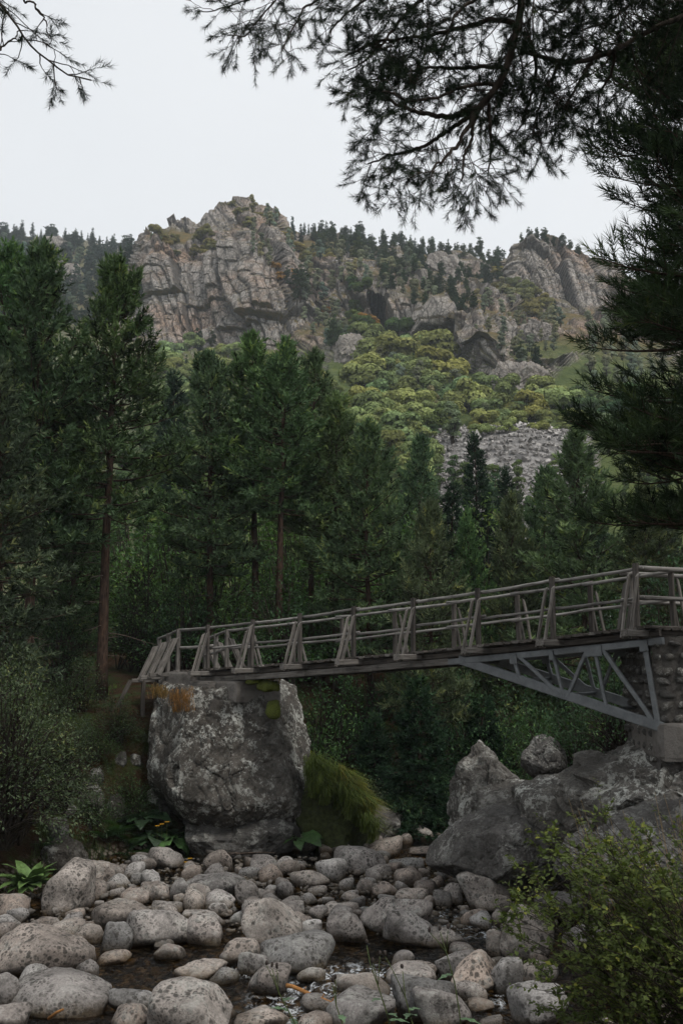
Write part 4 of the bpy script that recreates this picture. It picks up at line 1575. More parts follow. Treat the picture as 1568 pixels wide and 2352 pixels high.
def pine_geometry(seed, H, cb, Rm, tpl, tsize, whorl=.36, sub_step=.15, tuft_step=.13, trunk_r=.13, el=(-12, 48), droop=0.0, dead=True, spruce=False):
    """trunk and boughs as one wood mesh, needle tufts as the crown"""
    rng = np.random.default_rng(seed)
    wood = Geo()
    bare = Geo()
    k = 12
    t = np.linspace(0, 1, k)
    wob = np.cumsum(rng.normal(0, .05, (k, 2)), 0) * t[:, None]
    tp = np.stack((wob[:, 0], wob[:, 1], t * H), 1)
    tr = trunk_r * (1 - t) ** .85 + .012
    tr[0] *= 1.25
    wood.add(*tube(tp, tr, 9))

    def trunk_at(z):
        return np.array((np.interp(z, tp[:, 2], tp[:, 0]), np.interp(z, tp[:, 2], tp[:, 1]), z))
    tpos, tdir, tsc = [], [], []
    z = cb
    while z < H - .15:
        u = (z - cb) / (H - cb)
        nb = int(rng.integers(3, 6))
        a0 = rng.uniform(0, 6.28)
        if spruce:
            prof = (1 - u) ** .9 + .03
        else:
            prof = min(1.0, .6 + 1.6 * u) * (1 - u) ** .70 + .04
        for b in range(nb):
            L = Rm * prof * rng.uniform(.6, 1.12)
            if rng.random() < .08:
                L *= .5
            az = a0 + b * 6.283 / nb + rng.normal(0, .25)
            e = R(el[0] + (el[1] - el[0]) * u ** 1.7 + rng.normal(0, 7))
            p = trunk_at(z + rng.uniform(-.1, .1))
            pts = [p]
            m_ = 6
            for q in range(m_):
                e += R(rng.normal(5, 3)) * (1 if not spruce else .6) - droop * (.12 if q < 3 else -.06)
                az += rng.normal(0, .07)
                p = p + np.array((math.cos(az) * math.cos(e), math.sin(az) * math.cos(e), math.sin(e))) * L / m_
                pts.append(p)
            pts = np.array(pts)
            wood.add(*tube(pts, np.linspace(.010 + .012 * L, .006, m_ + 1), 4, False))
            seglen = L / m_
            d = max(.12 * L, .12) if spruce else max(.22 * L, .12)
            side = 1
            while d < L:
                i = min(m_ - 1, int(d / seglen))
                f = d / seglen - i
                q0 = pts[i] * (1 - f) + pts[i + 1] * f
                bd = norm(pts[i + 1] - pts[i])
                sd = norm(np.cross((0, 0, 1.0), bd))
                side = -side
                ls = min(.85, .16 + .5 * (L - d)) * rng.uniform(.6, 1.15)
                upk = rng.uniform(0, .5) if not spruce else rng.uniform(-.25, .1)
                dv = norm(bd * rng.uniform(.5, .9) + sd * side * rng.uniform(.5, .95) + np.array((0, 0, upk)))
                q1 = q0 + dv * ls + np.array((0, 0, .06 * ls if not spruce else -.1 * ls))
                wood.add(*tube(np.array((q0, q1)), (.007, .004), 3, False))
                s = .25 * ls if not spruce else .1 * ls
                while s <= ls:
                    tpos.append(q0 + (q1 - q0) * s / ls)
                    tdir.append(dv + rng.normal(0, .35, 3) + np.array((0, 0, .45 if not spruce else .05)))
                    tsc.append(tsize * rng.uniform(.75, 1.2))
                    s += tuft_step
                d += sub_step * rng.uniform(.7, 1.3)
            for q in range(3):
                tpos.append(pts[-1] - (pts[-1] - pts[-2]) * .35 * q)
                tdir.append(norm(pts[-1] - pts[-2]) + rng.normal(0, .2, 3) + np.array((0, 0, .3)))
                tsc.append(tsize * 1.05)
        z += whorl * rng.uniform(.75, 1.25) * (1 - .35 * u)
    for q in range(8):
        tpos.append(np.array((tp[-1, 0], tp[-1, 1], H - .09 * q)))
        tdir.append(np.array((rng.normal(0, .3), rng.normal(0, .3), 1)))
        tsc.append(tsize)
    if dead:
        z = max(1.0, cb * .25)
        while z < cb + 1.0:
            az = rng.uniform(0, 6.28)
            L = rng.uniform(.5, 1.6)
            p = trunk_at(z)
            e = rng.uniform(-.15, .25)
            pts = [p]
            for q in range(4):
                e += rng.normal(-.04, .08)
                az += rng.normal(0, .15)
                p = p + np.array((math.cos(az) * math.cos(e), math.sin(az) * math.cos(e), math.sin(e))) * L / 4
                pts.append(p)
            pts = np.array(pts)
            bare.add(*tube(pts, np.linspace(.014, .004, 5), 4, False))
            for q in range(4):
                i = int(rng.integers(1, 4))
                dv = norm(pts[i + 1] - pts[i]) + rng.normal(0, .5, 3)
                bare.add(*tube(np.array((pts[i], pts[i] + norm(dv) * rng.uniform(.15, .45))), (.006, .003), 3, False))
            z += rng.uniform(.18, .5)
    crown = Geo()
    V, F, c = scatter(tpl[0], tpl[1], tpos, tdir, tsc, rng)
    # tint varies tuft by tuft and slowly through the crown
    tpa = np.array(tpos)
    tint = np.clip(.5 + .22 * rng.normal(0, 1, len(tpos)) + .25 * fbm(tpa * 1.1, 2, seed), 0, 1)
    crown.add(V, F, tint[c])
    return wood, bare, crown


def tree_meshes(kind, *a, **kw):
    w, b, c = pine_geometry(*a, **kw)
    r = [('trunk', geo_mesh('trunk', w, M_BARK, True)), ('crown', geo_mesh('crown', c, MF_NEEDLE))]
    if b.n:
        r.append(('dead_branches', geo_mesh('dead_branches', b, M_DEAD, True)))
    return r


def plant_tree(name, parts, loc, scale, rotz, color, label, cat, group, sxy=None):
    o = link(name, None, tuple(loc), rot=(0, 0, rotz), scale=(sxy or scale, sxy or scale, scale))
    tag(o, label, cat, group)
    for nm, me in parts:
        link(nm, me, parent=o, color=color)
    return o


PINES = [tree_meshes('pine', 100 + i, H, cb, Rm, TUFT_MID, .40, trunk_r=.15, sub_step=.16, tuft_step=.17, el=(-14, 56)) for i, (H, cb, Rm) in enumerate([(13, 4.4, 2.8), (13, 5.4, 2.7), (12, 4.0, 2.8), (14, 7.0, 2.3), (12, 1.8, 2.7), (13, 6.0, 2.6)])]
PINE_H = [13, 13, 12, 14, 12, 13]
SPRUCES = [tree_meshes('spruce', 140 + i, H, .5, Rm, TUFT_MID, .34, whorl=.2, sub_step=.14, tuft_step=.12, trunk_r=.11, el=(-18, 25), droop=.4, dead=False, spruce=True) for i, (H, Rm) in enumerate([(9, 1.5), (6, 1.7)])]
SPR_H = [9, 6]
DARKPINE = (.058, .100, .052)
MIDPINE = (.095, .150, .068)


def gz(x, y):
    return float(ground_z(np.array([x]), np.array([y]))[0])


def top_tree(kinds, heights, k, xt, yt, Y, color, label, cat, group, name, rng, wide=1.0):
    """a tree at distance Y whose tip stands at (xt, yt) of the picture"""
    p = at(xt, yt, Y)
    z = gz(p[0], Y) - .1
    H = p[2] - z
    s = H / heights[k]
    sxy = s * wide
    return plant_tree(name, kinds[k], (p[0], Y, z), s, rng.uniform(0, 6.28), color, label, cat, group, sxy)


rt = np.random.default_rng(21)
FRONT = [  # kind, tip x, tip y, distance, width, words
    (0, 106, 578, 27.5, 1.0, 'tallest pine at the far left with its tip against the hill'),
    (1, 30, 590, 30.0, 1.0, 'pine behind the tallest one at the far left edge'),
    (1, 265, 616, 28.5, 1.05, 'tall pine left of the bridge with a bare reddish lower trunk'),
    (4, 20, 860, 24.0, 1.1, 'lower dense pine at the left edge in front of the tall ones'),
    (2, 495, 828, 33.0, 1.0, 'pine left of the central group with a rounded top'),
    (3, 592, 788, 33.5, 1.15, 'left pine of the central group above the bridge'),
    (3, 650, 796, 32.0, 1.15, 'middle pine of the central group with a straight red trunk'),
    (5, 718, 826, 34.5, .95, 'right pine of the central group'),
    (1, 770, 920, 33.0, 1.0, 'pine on the right shoulder of the central group'),
    (0, 850, 985, 31.5, 1.0, 'broad pine right of centre leaning its boughs over the bridge'),
    (2, 955, 1012, 40.0, .9, 'reddish tipped pine in front of the scree'),
    (4, 1330, 1000, 34.0, 1.15, 'spreading pine before the scree on the right'),
    (2, 985, 1165, 29.5, .85, 'young pine just behind the bridge right of centre'),
    (4, 1180, 1150, 36.0, .9, 'bushy pine low in front of the scree'),
    (0, 1480, 1120, 30.0, 1.1, 'dark pine behind the right end of the bridge'),
    (4, 1078, 1185, 38.0, .9, 'bushy pine in front of the foot of the narrow dark spruce'),
    (2, 1240, 1090, 42.0, .9, 'small pine below the scree beside the spreading one'),
    (4, 180, 1010, 33.0, 1.0, 'dark pine filling the gap between the two left pines'),
]
for k, xt, yt, Y, wd, words in FRONT:
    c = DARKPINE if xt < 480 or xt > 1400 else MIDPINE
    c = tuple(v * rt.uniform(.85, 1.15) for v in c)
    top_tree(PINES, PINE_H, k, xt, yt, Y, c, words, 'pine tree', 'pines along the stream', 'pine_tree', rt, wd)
# the wood goes on past both edges of the picture
beyond = {}
for i, (xt, yt, Y) in enumerate([(-120, 640, 29), (-230, 700, 31), (-330, 620, 28), (-450, 760, 33), (-180, 900, 36), (-560, 700, 30), (-680, 640, 34), (-400, 860, 40), (1700, 1000, 32), (1820, 950, 30), (1950, 1040, 34), (2080, 980, 31)]):
    o = top_tree(PINES, PINE_H, i % 6, xt, yt, Y, tuple(v * rt.uniform(.85, 1.1) for v in DARKPINE), '', 'pine tree', 'pines just outside the picture', 'pine_tree', rt, 1.0)
    beyond.setdefault('left' if xt < 700 else 'right', []).append((o, xt, yt))
for sd_, items in beyond.items():
    label_by_place(items, 'pine continuing the wood beyond the %s edge' % sd_, 1)
for k, xt, yt, Y, wd, words in [(0, 1090, 1006, 44.0, .8, 'narrow dark spruce in front of the scree'), (0, 1165, 1085, 46.0, .9, 'slim spruce right of the narrow dark one'), (0, 1035, 1120, 40.0, 1.0, 'spruce below the narrow dark one'),
                               (1, 960, 1560, 26.5, 1.0, 'young fir in the shade under the bridge'), (1, 860, 1640, 29.0, 1.0, 'dark little fir left of the young fir under the bridge'), (0, 410, 870, 60.0, 1.0, 'dark spruce among the bright bushes left of centre'),
                               (1, 1110, 1600, 29.0, 1.1, 'shaded fir right of the young fir under the bridge')]:
    top_tree(SPRUCES, SPR_H, k, xt, yt, Y, (.028, .058, .032) if yt > 1500 else (.030, .055, .036), words, 'spruce tree', 'spruces of the valley', 'spruce_tree', rt, wd)
# deeper rows of the wood, each tree standing for itself
deep = {}
for row, (Y, n, ylo) in enumerate([(47, 9, 1130), (56, 11, 1120), (66, 15, 1110)]):
    for i in range(n):
        xt = -220 + (i + rt.uniform(.1, .9)) * 2000 / n
        yt = ylo + rt.uniform(-40, 90) + (60 if xt > 860 else -60 if xt < 420 else 0)
        if 900 < xt < 1320 and yt < 1165:
            yt = 1165 + rt.uniform(0, 60)
        k = int(rt.integers(0, 6))
        where = 'left of the tall pines' if xt < 250 else 'between the left pines and the centre' if xt < 520 else 'behind the central pines' if xt < 850 else 'below the scree' if xt < 1320 else 'behind the right end of the bridge'
        depth = ('nearer', 'middle', 'farther')[row]
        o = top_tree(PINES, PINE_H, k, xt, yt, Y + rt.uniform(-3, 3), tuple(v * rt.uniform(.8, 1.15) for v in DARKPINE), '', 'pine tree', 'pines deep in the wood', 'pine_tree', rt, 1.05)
        deep.setdefault((depth, where), []).append((o, xt, yt))
for (depth, where), items in deep.items():
    label_by_place(items, 'shaded pine %s, %s row' % (where, depth), 1)


# ================================================================== broadleaf shrubs
def shrub_geometry(seed, h, r, tips, leaves, leaf, spread=.28, stems=9, flat=True, base=.12):
    rng = np.random.default_rng(seed)
    wood, crown = Geo(), Geo()
    pos, dirs, sc, tn = [], [], [], []
    roots = [np.array((rng.normal(0, base * r), rng.normal(0, base * r), 0)) for _ in range(stems)]
    for k in range(tips):
        az = rng.uniform(0, 6.28)
        rr = r * math.sqrt(rng.uniform(.02, 1)) * rng.uniform(.75, 1.1)
        zz = h * (1 - .75 * (rr / r) ** 2) * rng.uniform(.35, 1.05)
        tip = np.array((math.cos(az) * rr, math.sin(az) * rr, max(.1 * h, zz)))
        b = roots[k % stems]
        mid = b * .5 + tip * .5 + np.array((0, 0, .18 * h)) - np.array((tip[0], tip[1], 0)) * .15
        tt = np.linspace(0, 1, 6)[:, None]
        pts = (1 - tt) ** 2 * b + 2 * tt * (1 - tt) * mid + tt ** 2 * tip
        wood.add(*tube(pts, np.linspace(.006 + .006 * h, .003, 6), 3, False))
        d = norm(pts[-1] - pts[-3])
        n = int(leaves * rng.uniform(.6, 1.4))
        a = rng.uniform(-.2, 1, n)[:, None]
        q = tip - d * spread * (1 - a) + rng.normal(0, spread * .36, (n, 3))
        pos.append(q)
        dirs.append(d * .6 + rng.normal(0, .6, (n, 3)) - np.array((0, 0, .15)))
        sc.append(leaf * rng.uniform(.6, 1.25, n))
        tn.append(np.clip(rng.normal(.45, .2) + rng.normal(0, .16, n), 0, 1))
    V, F, c = scatter(LEAF_V, LEAF_F, np.concatenate(pos), np.concatenate(dirs), np.concatenate(sc), rng, flat)
    crown.add(V, F, np.concatenate(tn)[c])
    return wood, crown


def shrub_parts(seed, *a, **kw):
    w, c = shrub_geometry(seed, *a, **kw)
    return [('stems', geo_mesh('stems', w, M_TWIG, True)), ('foliage', geo_mesh('foliage', c, MF_LEAF))]


SHRUBS = [shrub_parts(300 + i, h, r, 95, 34, lf, .34) for i, (h, r, lf) in enumerate([(2.4, 1.3, .085), (3.0, 1.6, .10), (1.6, 1.2, .075), (3.6, 1.4, .11)])]


def put_shrub(k, x, y, Y, scale, color, label, group=None, name='shrub', dz=0.0, kinds=None, rot=None):
    p = at(x, y, Y)
    return plant_tree(name, (kinds or SHRUBS)[k], (p[0], Y, p[2] + dz), scale, rt.uniform(0, 6.28) if rot is None else rot, color, label, 'shrub', group)


# pale willow-like shrub on the left bank
LEFTSHRUB = [shrub_parts(350 + i, 3.4, 1.7, 230, 42, .075, .34, stems=14) for i in range(2)]
p = at(20, 1930, 19.5)
plant_tree('shrub', LEFTSHRUB[0], (p[0] - .25, 19.6, .9), 1.08, .4, (.085, .115, .065), 'pale leaved shrub at the left edge above the leafy rosette plant', 'shrub', None)
p = at(-60, 1800, 20.5)
plant_tree('shrub', LEFTSHRUB[1], (p[0] - .2, 21.0, 1.4), 1.15, 2.0, (.06, .085, .05), 'grey green shrub at the left edge behind the pale leaved one', 'shrub', None)
p = at(120, 1780, 21.5)
plant_tree('shrub', LEFTSHRUB[1], (p[0], 21.8, 1.2), .7, 4.0, (.06, .085, .05), 'lower spray of the grey green shrubs over the left slope', 'shrub', None)

UND = [  # picture x, foot y, distance, kind, scale, colour with its lit or dim look painted in
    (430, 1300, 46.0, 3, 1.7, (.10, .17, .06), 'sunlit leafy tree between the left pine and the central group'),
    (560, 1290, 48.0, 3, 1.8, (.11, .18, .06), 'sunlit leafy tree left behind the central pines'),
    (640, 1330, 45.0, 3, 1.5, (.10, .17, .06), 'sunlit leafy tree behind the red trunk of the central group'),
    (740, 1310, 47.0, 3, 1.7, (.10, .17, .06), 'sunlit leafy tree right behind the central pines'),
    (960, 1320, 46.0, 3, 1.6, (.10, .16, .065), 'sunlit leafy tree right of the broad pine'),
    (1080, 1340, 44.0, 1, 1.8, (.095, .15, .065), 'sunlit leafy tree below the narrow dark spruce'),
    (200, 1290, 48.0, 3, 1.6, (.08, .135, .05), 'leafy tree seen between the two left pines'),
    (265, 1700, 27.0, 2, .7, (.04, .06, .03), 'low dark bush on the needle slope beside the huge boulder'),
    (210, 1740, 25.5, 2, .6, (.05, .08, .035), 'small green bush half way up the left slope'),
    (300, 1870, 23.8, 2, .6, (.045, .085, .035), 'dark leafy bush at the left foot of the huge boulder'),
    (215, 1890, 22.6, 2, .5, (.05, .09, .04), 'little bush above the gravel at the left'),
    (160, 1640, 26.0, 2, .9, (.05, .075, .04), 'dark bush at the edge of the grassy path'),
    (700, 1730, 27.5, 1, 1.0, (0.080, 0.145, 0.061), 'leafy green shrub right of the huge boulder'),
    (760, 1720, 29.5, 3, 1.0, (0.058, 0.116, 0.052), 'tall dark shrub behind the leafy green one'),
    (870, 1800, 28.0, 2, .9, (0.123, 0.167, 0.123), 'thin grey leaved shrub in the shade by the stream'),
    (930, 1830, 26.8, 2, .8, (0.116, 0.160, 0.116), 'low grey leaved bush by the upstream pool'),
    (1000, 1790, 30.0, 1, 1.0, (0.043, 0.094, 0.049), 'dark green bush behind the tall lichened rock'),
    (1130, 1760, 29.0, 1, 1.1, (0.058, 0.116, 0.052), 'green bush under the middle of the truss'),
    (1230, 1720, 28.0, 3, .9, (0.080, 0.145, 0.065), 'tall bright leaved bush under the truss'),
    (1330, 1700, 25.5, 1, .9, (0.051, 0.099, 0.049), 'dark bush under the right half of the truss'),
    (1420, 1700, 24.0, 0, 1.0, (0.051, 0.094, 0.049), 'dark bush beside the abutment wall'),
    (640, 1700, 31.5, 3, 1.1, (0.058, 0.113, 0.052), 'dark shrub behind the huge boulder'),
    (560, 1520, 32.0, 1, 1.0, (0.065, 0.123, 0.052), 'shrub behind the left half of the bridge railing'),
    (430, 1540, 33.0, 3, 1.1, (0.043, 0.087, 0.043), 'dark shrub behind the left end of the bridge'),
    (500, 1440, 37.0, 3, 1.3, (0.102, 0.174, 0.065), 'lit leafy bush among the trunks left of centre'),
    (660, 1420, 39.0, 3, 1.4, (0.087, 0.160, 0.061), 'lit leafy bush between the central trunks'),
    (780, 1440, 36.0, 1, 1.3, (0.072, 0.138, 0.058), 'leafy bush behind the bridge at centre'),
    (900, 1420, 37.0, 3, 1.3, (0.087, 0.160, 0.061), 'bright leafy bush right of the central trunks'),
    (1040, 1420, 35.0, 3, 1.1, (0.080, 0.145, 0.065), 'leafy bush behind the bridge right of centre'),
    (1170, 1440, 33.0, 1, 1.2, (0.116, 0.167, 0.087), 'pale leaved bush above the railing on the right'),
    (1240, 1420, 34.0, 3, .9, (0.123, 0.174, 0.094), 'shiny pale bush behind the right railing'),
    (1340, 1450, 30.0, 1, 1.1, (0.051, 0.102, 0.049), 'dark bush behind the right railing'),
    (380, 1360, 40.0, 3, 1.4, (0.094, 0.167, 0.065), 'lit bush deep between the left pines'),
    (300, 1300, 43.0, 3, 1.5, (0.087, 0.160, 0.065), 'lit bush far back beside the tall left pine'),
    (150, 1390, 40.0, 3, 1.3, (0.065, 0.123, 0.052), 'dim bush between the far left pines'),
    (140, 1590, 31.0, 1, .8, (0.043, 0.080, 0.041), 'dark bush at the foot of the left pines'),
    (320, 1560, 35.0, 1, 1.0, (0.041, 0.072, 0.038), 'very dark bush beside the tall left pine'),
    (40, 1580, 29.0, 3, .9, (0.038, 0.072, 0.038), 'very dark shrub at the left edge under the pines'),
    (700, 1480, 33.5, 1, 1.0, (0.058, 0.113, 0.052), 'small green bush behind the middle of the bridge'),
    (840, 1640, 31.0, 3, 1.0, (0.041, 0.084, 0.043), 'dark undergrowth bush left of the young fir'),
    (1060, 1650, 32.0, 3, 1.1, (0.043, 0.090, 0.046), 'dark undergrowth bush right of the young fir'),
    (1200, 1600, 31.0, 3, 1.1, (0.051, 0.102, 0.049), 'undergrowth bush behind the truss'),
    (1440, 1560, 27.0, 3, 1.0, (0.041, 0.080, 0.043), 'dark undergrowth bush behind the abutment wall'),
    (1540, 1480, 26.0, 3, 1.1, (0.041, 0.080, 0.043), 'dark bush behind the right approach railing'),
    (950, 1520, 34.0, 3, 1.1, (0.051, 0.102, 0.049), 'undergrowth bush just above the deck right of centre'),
]
for x, y, Y, k, s, c, lab in UND:
    X = at(x, y, Y)[0]
    if Y < 28 and x < 320:
        X, Y = on_ground(x, y)[:2]
    plant_tree('shrub', SHRUBS[k], (X, Y, gz(X, Y) - .1), s * (1.35 if Y > 35 else 1.1), rt.uniform(0, 6.28), c, lab, 'shrub', 'undergrowth shrubs')


# ================================================================== grass, ferns and leafy plants
def grass_geometry(seed, pts, n, length, lean=(0, 0), width=.010):
    rng = np.random.default_rng(seed)
    pts = np.asarray(pts, float)
    base = pts[rng.integers(0, len(pts), n)] + rng.normal(0, .05, (n, 3)) * np.array((1, 1, .3))
    az = rng.uniform(0, 6.28, n)
    L = length * rng.uniform(.5, 1.2, n)
    out = np.stack((np.cos(az), np.sin(az), np.zeros(n)), 1) * rng.uniform(.2, .9, n)[:, None] + np.array((lean[0], lean[1], 0))
    side = norm(np.stack((-np.sin(az), np.cos(az), np.zeros(n)), 1)) * width
    up = np.array((0, 0, 1.0))
    m1 = base + (up * .55 + out * .25) * L[:, None]
    tip = base + (up * .62 + out * .85) * L[:, None] - up * (.25 * L[:, None])
    V = np.stack((base - side * .5, base + side * .5, m1 - side * .4, m1 + side * .4, tip), 1).reshape(-1, 3)
    i = (np.arange(n) * 5)[:, None]
    F = np.concatenate((i + np.array((0, 1, 3)), i + np.array((0, 3, 2)), i + np.array((2, 3, 4))))
    t = np.repeat(np.clip(rng.normal(.5, .22, n), 0, 1), 5)
    g = Geo()
    g.V, g.F, g.T, g.n = [V], [F], [t], len(V)
    return g


def grass_tuft(label, pts, n, length, color, seed, lean=(0, 0), width=.012, name='grass_tuft'):
    pts = np.asarray(pts, float)
    c = pts.mean(0)
    g = grass_geometry(seed, pts - c, n, length, lean, width)
    o = link(name, geo_mesh(name, g, MF_GRASS), tuple(c), color=color)
    tag(o, label, 'grass')
    return o


M_GRASSYEARTH = mat_plain('grassy_earth', (.035, .042, .014), .7, 12, .95, 1.0)
# mossy mound with long grass right of the huge boulder
hero_rock('earth_mound', 'mossy earth mound with overhanging grass right of the huge boulder', 'mound', 670, 850, 1800, 1940, 25.4, 1.2, M_GRASSYEARTH, 41, [(.5, -.2, .85, .8), (0, -1, .3, .9), (-1, 0, 0, 1), (1, 0, 0, 1), (0, 0, 1, .9), (0, 0, -1, 1), (0, 1, 0, 1)], 8, .06, .03, 5)
rg = np.random.default_rng(31)
gp = [at(705 + 140 * u, 1785 + 100 * u * u + rg.uniform(-12, 20), 24.4 + rg.uniform(-.3, .5)) for u in rg.uniform(0, 1, 60)]
grass_tuft('long green grass hanging over the mossy mound', gp[:40] + [q + np.array((.1, -.35, -.35)) for q in gp[10:40]], 4200, .8, (.115, .155, .04), 1, (.25, -.5), .018)
grass_tuft('yellowing grass at the right end of the mossy mound', [q for q in gp if q[0] > at(770, 1800, 24.5)[0]], 2200, .7, (.22, .20, .05), 2, (.3, -.5), .018)
gp = [at(rg.uniform(395, 440), 1598 + rg.uniform(0, 40), 23.5 + rg.uniform(-.1, .2)) for _ in range(40)]
grass_tuft('dry orange grass on the boulder below the concrete blocks', gp, 420, .38, (.26, .14, .05), 3, (0, -.5), .009)
gp = [at(rg.uniform(575, 640), 1560 + rg.uniform(-3, 14), 24.2 + rg.uniform(-.2, .8)) for _ in range(40)]
grass_tuft('straw coloured grass on the right shoulder of the huge boulder', gp, 420, .34, (.24, .17, .05), 4, (.2, -.3), .010)
gp = [at(rg.uniform(350, 385), 1595 + rg.uniform(-8, 10), 24.0 + rg.uniform(-.1, .4)) for _ in range(30)]
grass_tuft('short dry grass at the left top edge of the huge boulder', gp, 250, .3, (.20, .13, .05), 5, (-.1, -.3), .010)


def bank_points(x0, x1, y0, y1, n, seed):
    r_ = np.random.default_rng(seed)
    out = []
    for _ in range(n):
        x, y = r_.uniform(x0, x1), r_.uniform(y0, y1)
        out.append((x, y, gz(x, y)))
    return out


grass_tuft('short bright grass at the edge of the path by the tall left pine', bank_points(-8.6, -6.6, 28.0, 31.0, 200, 6), 900, .28, (.075, .115, .03), 6)
grass_tuft('thin grass on the slope under the pale left shrub', bank_points(-6.6, -5.2, 20.5, 23.5, 120, 7), 900, .34, (.06, .09, .03), 7)
grass_tuft('tangled dark grass at the foot of the left slope', bank_points(-6.0, -4.6, 21.5, 24.0, 120, 8), 800, .30, (.045, .07, .028), 8)

# moss pads on the boulder's shoulder
for k, (x, y, Y, w, h) in enumerate([(612, 1578, 23.7, 62, 30), (628, 1628, 23.7, 40, 56), (588, 1566, 23.9, 50, 18)]):
    c = at(x, y, Y)
    V, F = rock_shape(3, random_planes(np.random.default_rng(600 + k), 10), 4, (w / FPX * Y / 2, .25, h / FPX * Y / 2), 600 + k, .25, 0, .12)
    o = link('moss_pad', make_mesh('moss_pad', V, F, M_MOSS, True), tuple(c))
    tag(o, ['yellow green moss pad on the right shoulder of the huge boulder', 'moss pad hanging lower on the right side of the huge boulder', 'flat moss pad under the bridge beam'][k], 'moss')


def blade_mesh(seed, L, W, curl, cup=.25, notch=0.0):
    """a broad leaf with a midrib fold, bending down towards its tip"""
    rng = np.random.default_rng(seed)
    n, m_ = 7, 4
    V = []
    for i in range(n + 1):
        u = i / n
        wv = W * (math.sin(math.pi * min(1, u * .93 + .07)) ** .7) * (1 - .25 * u)
        a = curl * u
        cx_ = L * (math.sin(a) / curl if curl else u)
        cz = L * ((math.cos(a) - 1) / curl if curl else 0)
        for j in range(-m_ // 2, m_ // 2 + 1):
            v = j / (m_ / 2)
            V.append((cx_ - notch * abs(v) * W * (1 - u), wv * v * .5, cz + cup * wv * abs(v) * .5 + rng.normal(0, .012) * W * 4 * (i > 0)))
    F = []
    for i in range(n):
        for j in range(m_):
            a = i * (m_ + 1) + j
            F.append((a, a + 1, a + m_ + 2, a + m_ + 1))
    return make_mesh('leaf', V, np.array(F), M_BROAD, True, {'tint': np.full(len(V), .5)})


M_ = Mat('broad_leaf')
oi_ = M_.n('ObjectInfo')
n_ = M_.noise(M_.coord('Object'), 14, 4, .6)
col_ = M_.mix(1.0, oi_.outputs['Color'], M_.ramp(n_, [(.3, .6), (.7, 1.35)]), 'MULTIPLY')
col_ = M_.mix(1.0, col_, M_.ramp(oi_.outputs['Random'], [(0, .6), (1, 1.4)]), 'MULTIPLY')
w_ = M_.n('TexWave')
w_.inputs['Scale'].default_value = 12
w_.inputs['Distortion'].default_value = 2
M_.put(w_.inputs['Vector'], M_.coord('Object'))
M_BROAD = M_.done(M_.bsdf(col_, .45, .4, M_.bump(w_.outputs['Fac'], .5, .01)))


def leafy_plant(name, label, cat, loc, leaves, L, W, curl, color, seed, lift=(.5, 1.2), stalk=0.0, notch=0.0):
    rng = np.random.default_rng(seed)
    o = link(name, None, tuple(loc))
    tag(o, label, cat)
    ms = [blade_mesh(seed + i, L, W, curl * (.7 + .3 * i), .25, notch) for i in range(3)]
    for k in range(leaves):
        az = k * 2.4 + rng.normal(0, .2)
        e = rng.uniform(*lift)
        s = rng.uniform(.65, 1.15)
        b = np.array((math.cos(az) * .03, math.sin(az) * .03, .02))
        if stalk:
            tip = np.array((math.cos(az) * stalk * rng.uniform(.4, 1), math.sin(az) * stalk * rng.uniform(.4, 1), stalk * rng.uniform(.6, 1.2)))
            V, F = tube(np.array((b, tip * .5 + np.array((0, 0, .1)) * stalk, tip)), (.012, .010, .007), 5, False)
            link('stalk', make_mesh('stalk', V, F, M_STEM, True), parent=o)
            b = tip
        link('leaf', ms[int(rng.integers(3))], tuple(b), o, (rng.normal(0, .2), -e, az), (s, s, s), color)
    return o


p = onz(58, 2085, .02)
leafy_plant('leafy_plant', 'bright green leafy rosette plant beside the tall pinkish boulder', 'plant', (p[0], p[1] + .2, .25), 38, .70, .28, 1.25, (.12, .20, .06), 5, (.5, 1.5))
for k, (x, y, Y, lab, n_l, s) in enumerate([(395, 1965, 23.0, 'large green butterbur leaves at the foot of the huge boulder', 9, .55), (350, 1955, 23.2, 'darker butterbur leaves left of the large green ones', 8, .5),
                                     (690, 1990, 23.0, 'butterbur leaves among the stones right of the huge boulder', 6, .45), (335, 1905, 23.7, 'shaded broad leaves against the left side of the huge boulder', 8, .45), (1000, 1868, 26.5, 'dark broad leaves by the upstream pool', 7, .45)]):
    p = on_ground(x, y)
    leafy_plant('butterbur', lab, 'plant', (p[0], p[1], max(p[2], 0) + .05), n_l, s * 1.15, s * 1.1, 1.1, (.065, .13, .04) if k in (0, 2) else (.035, .07, .03), 20 + k, (-.1, .45), .3, .35)

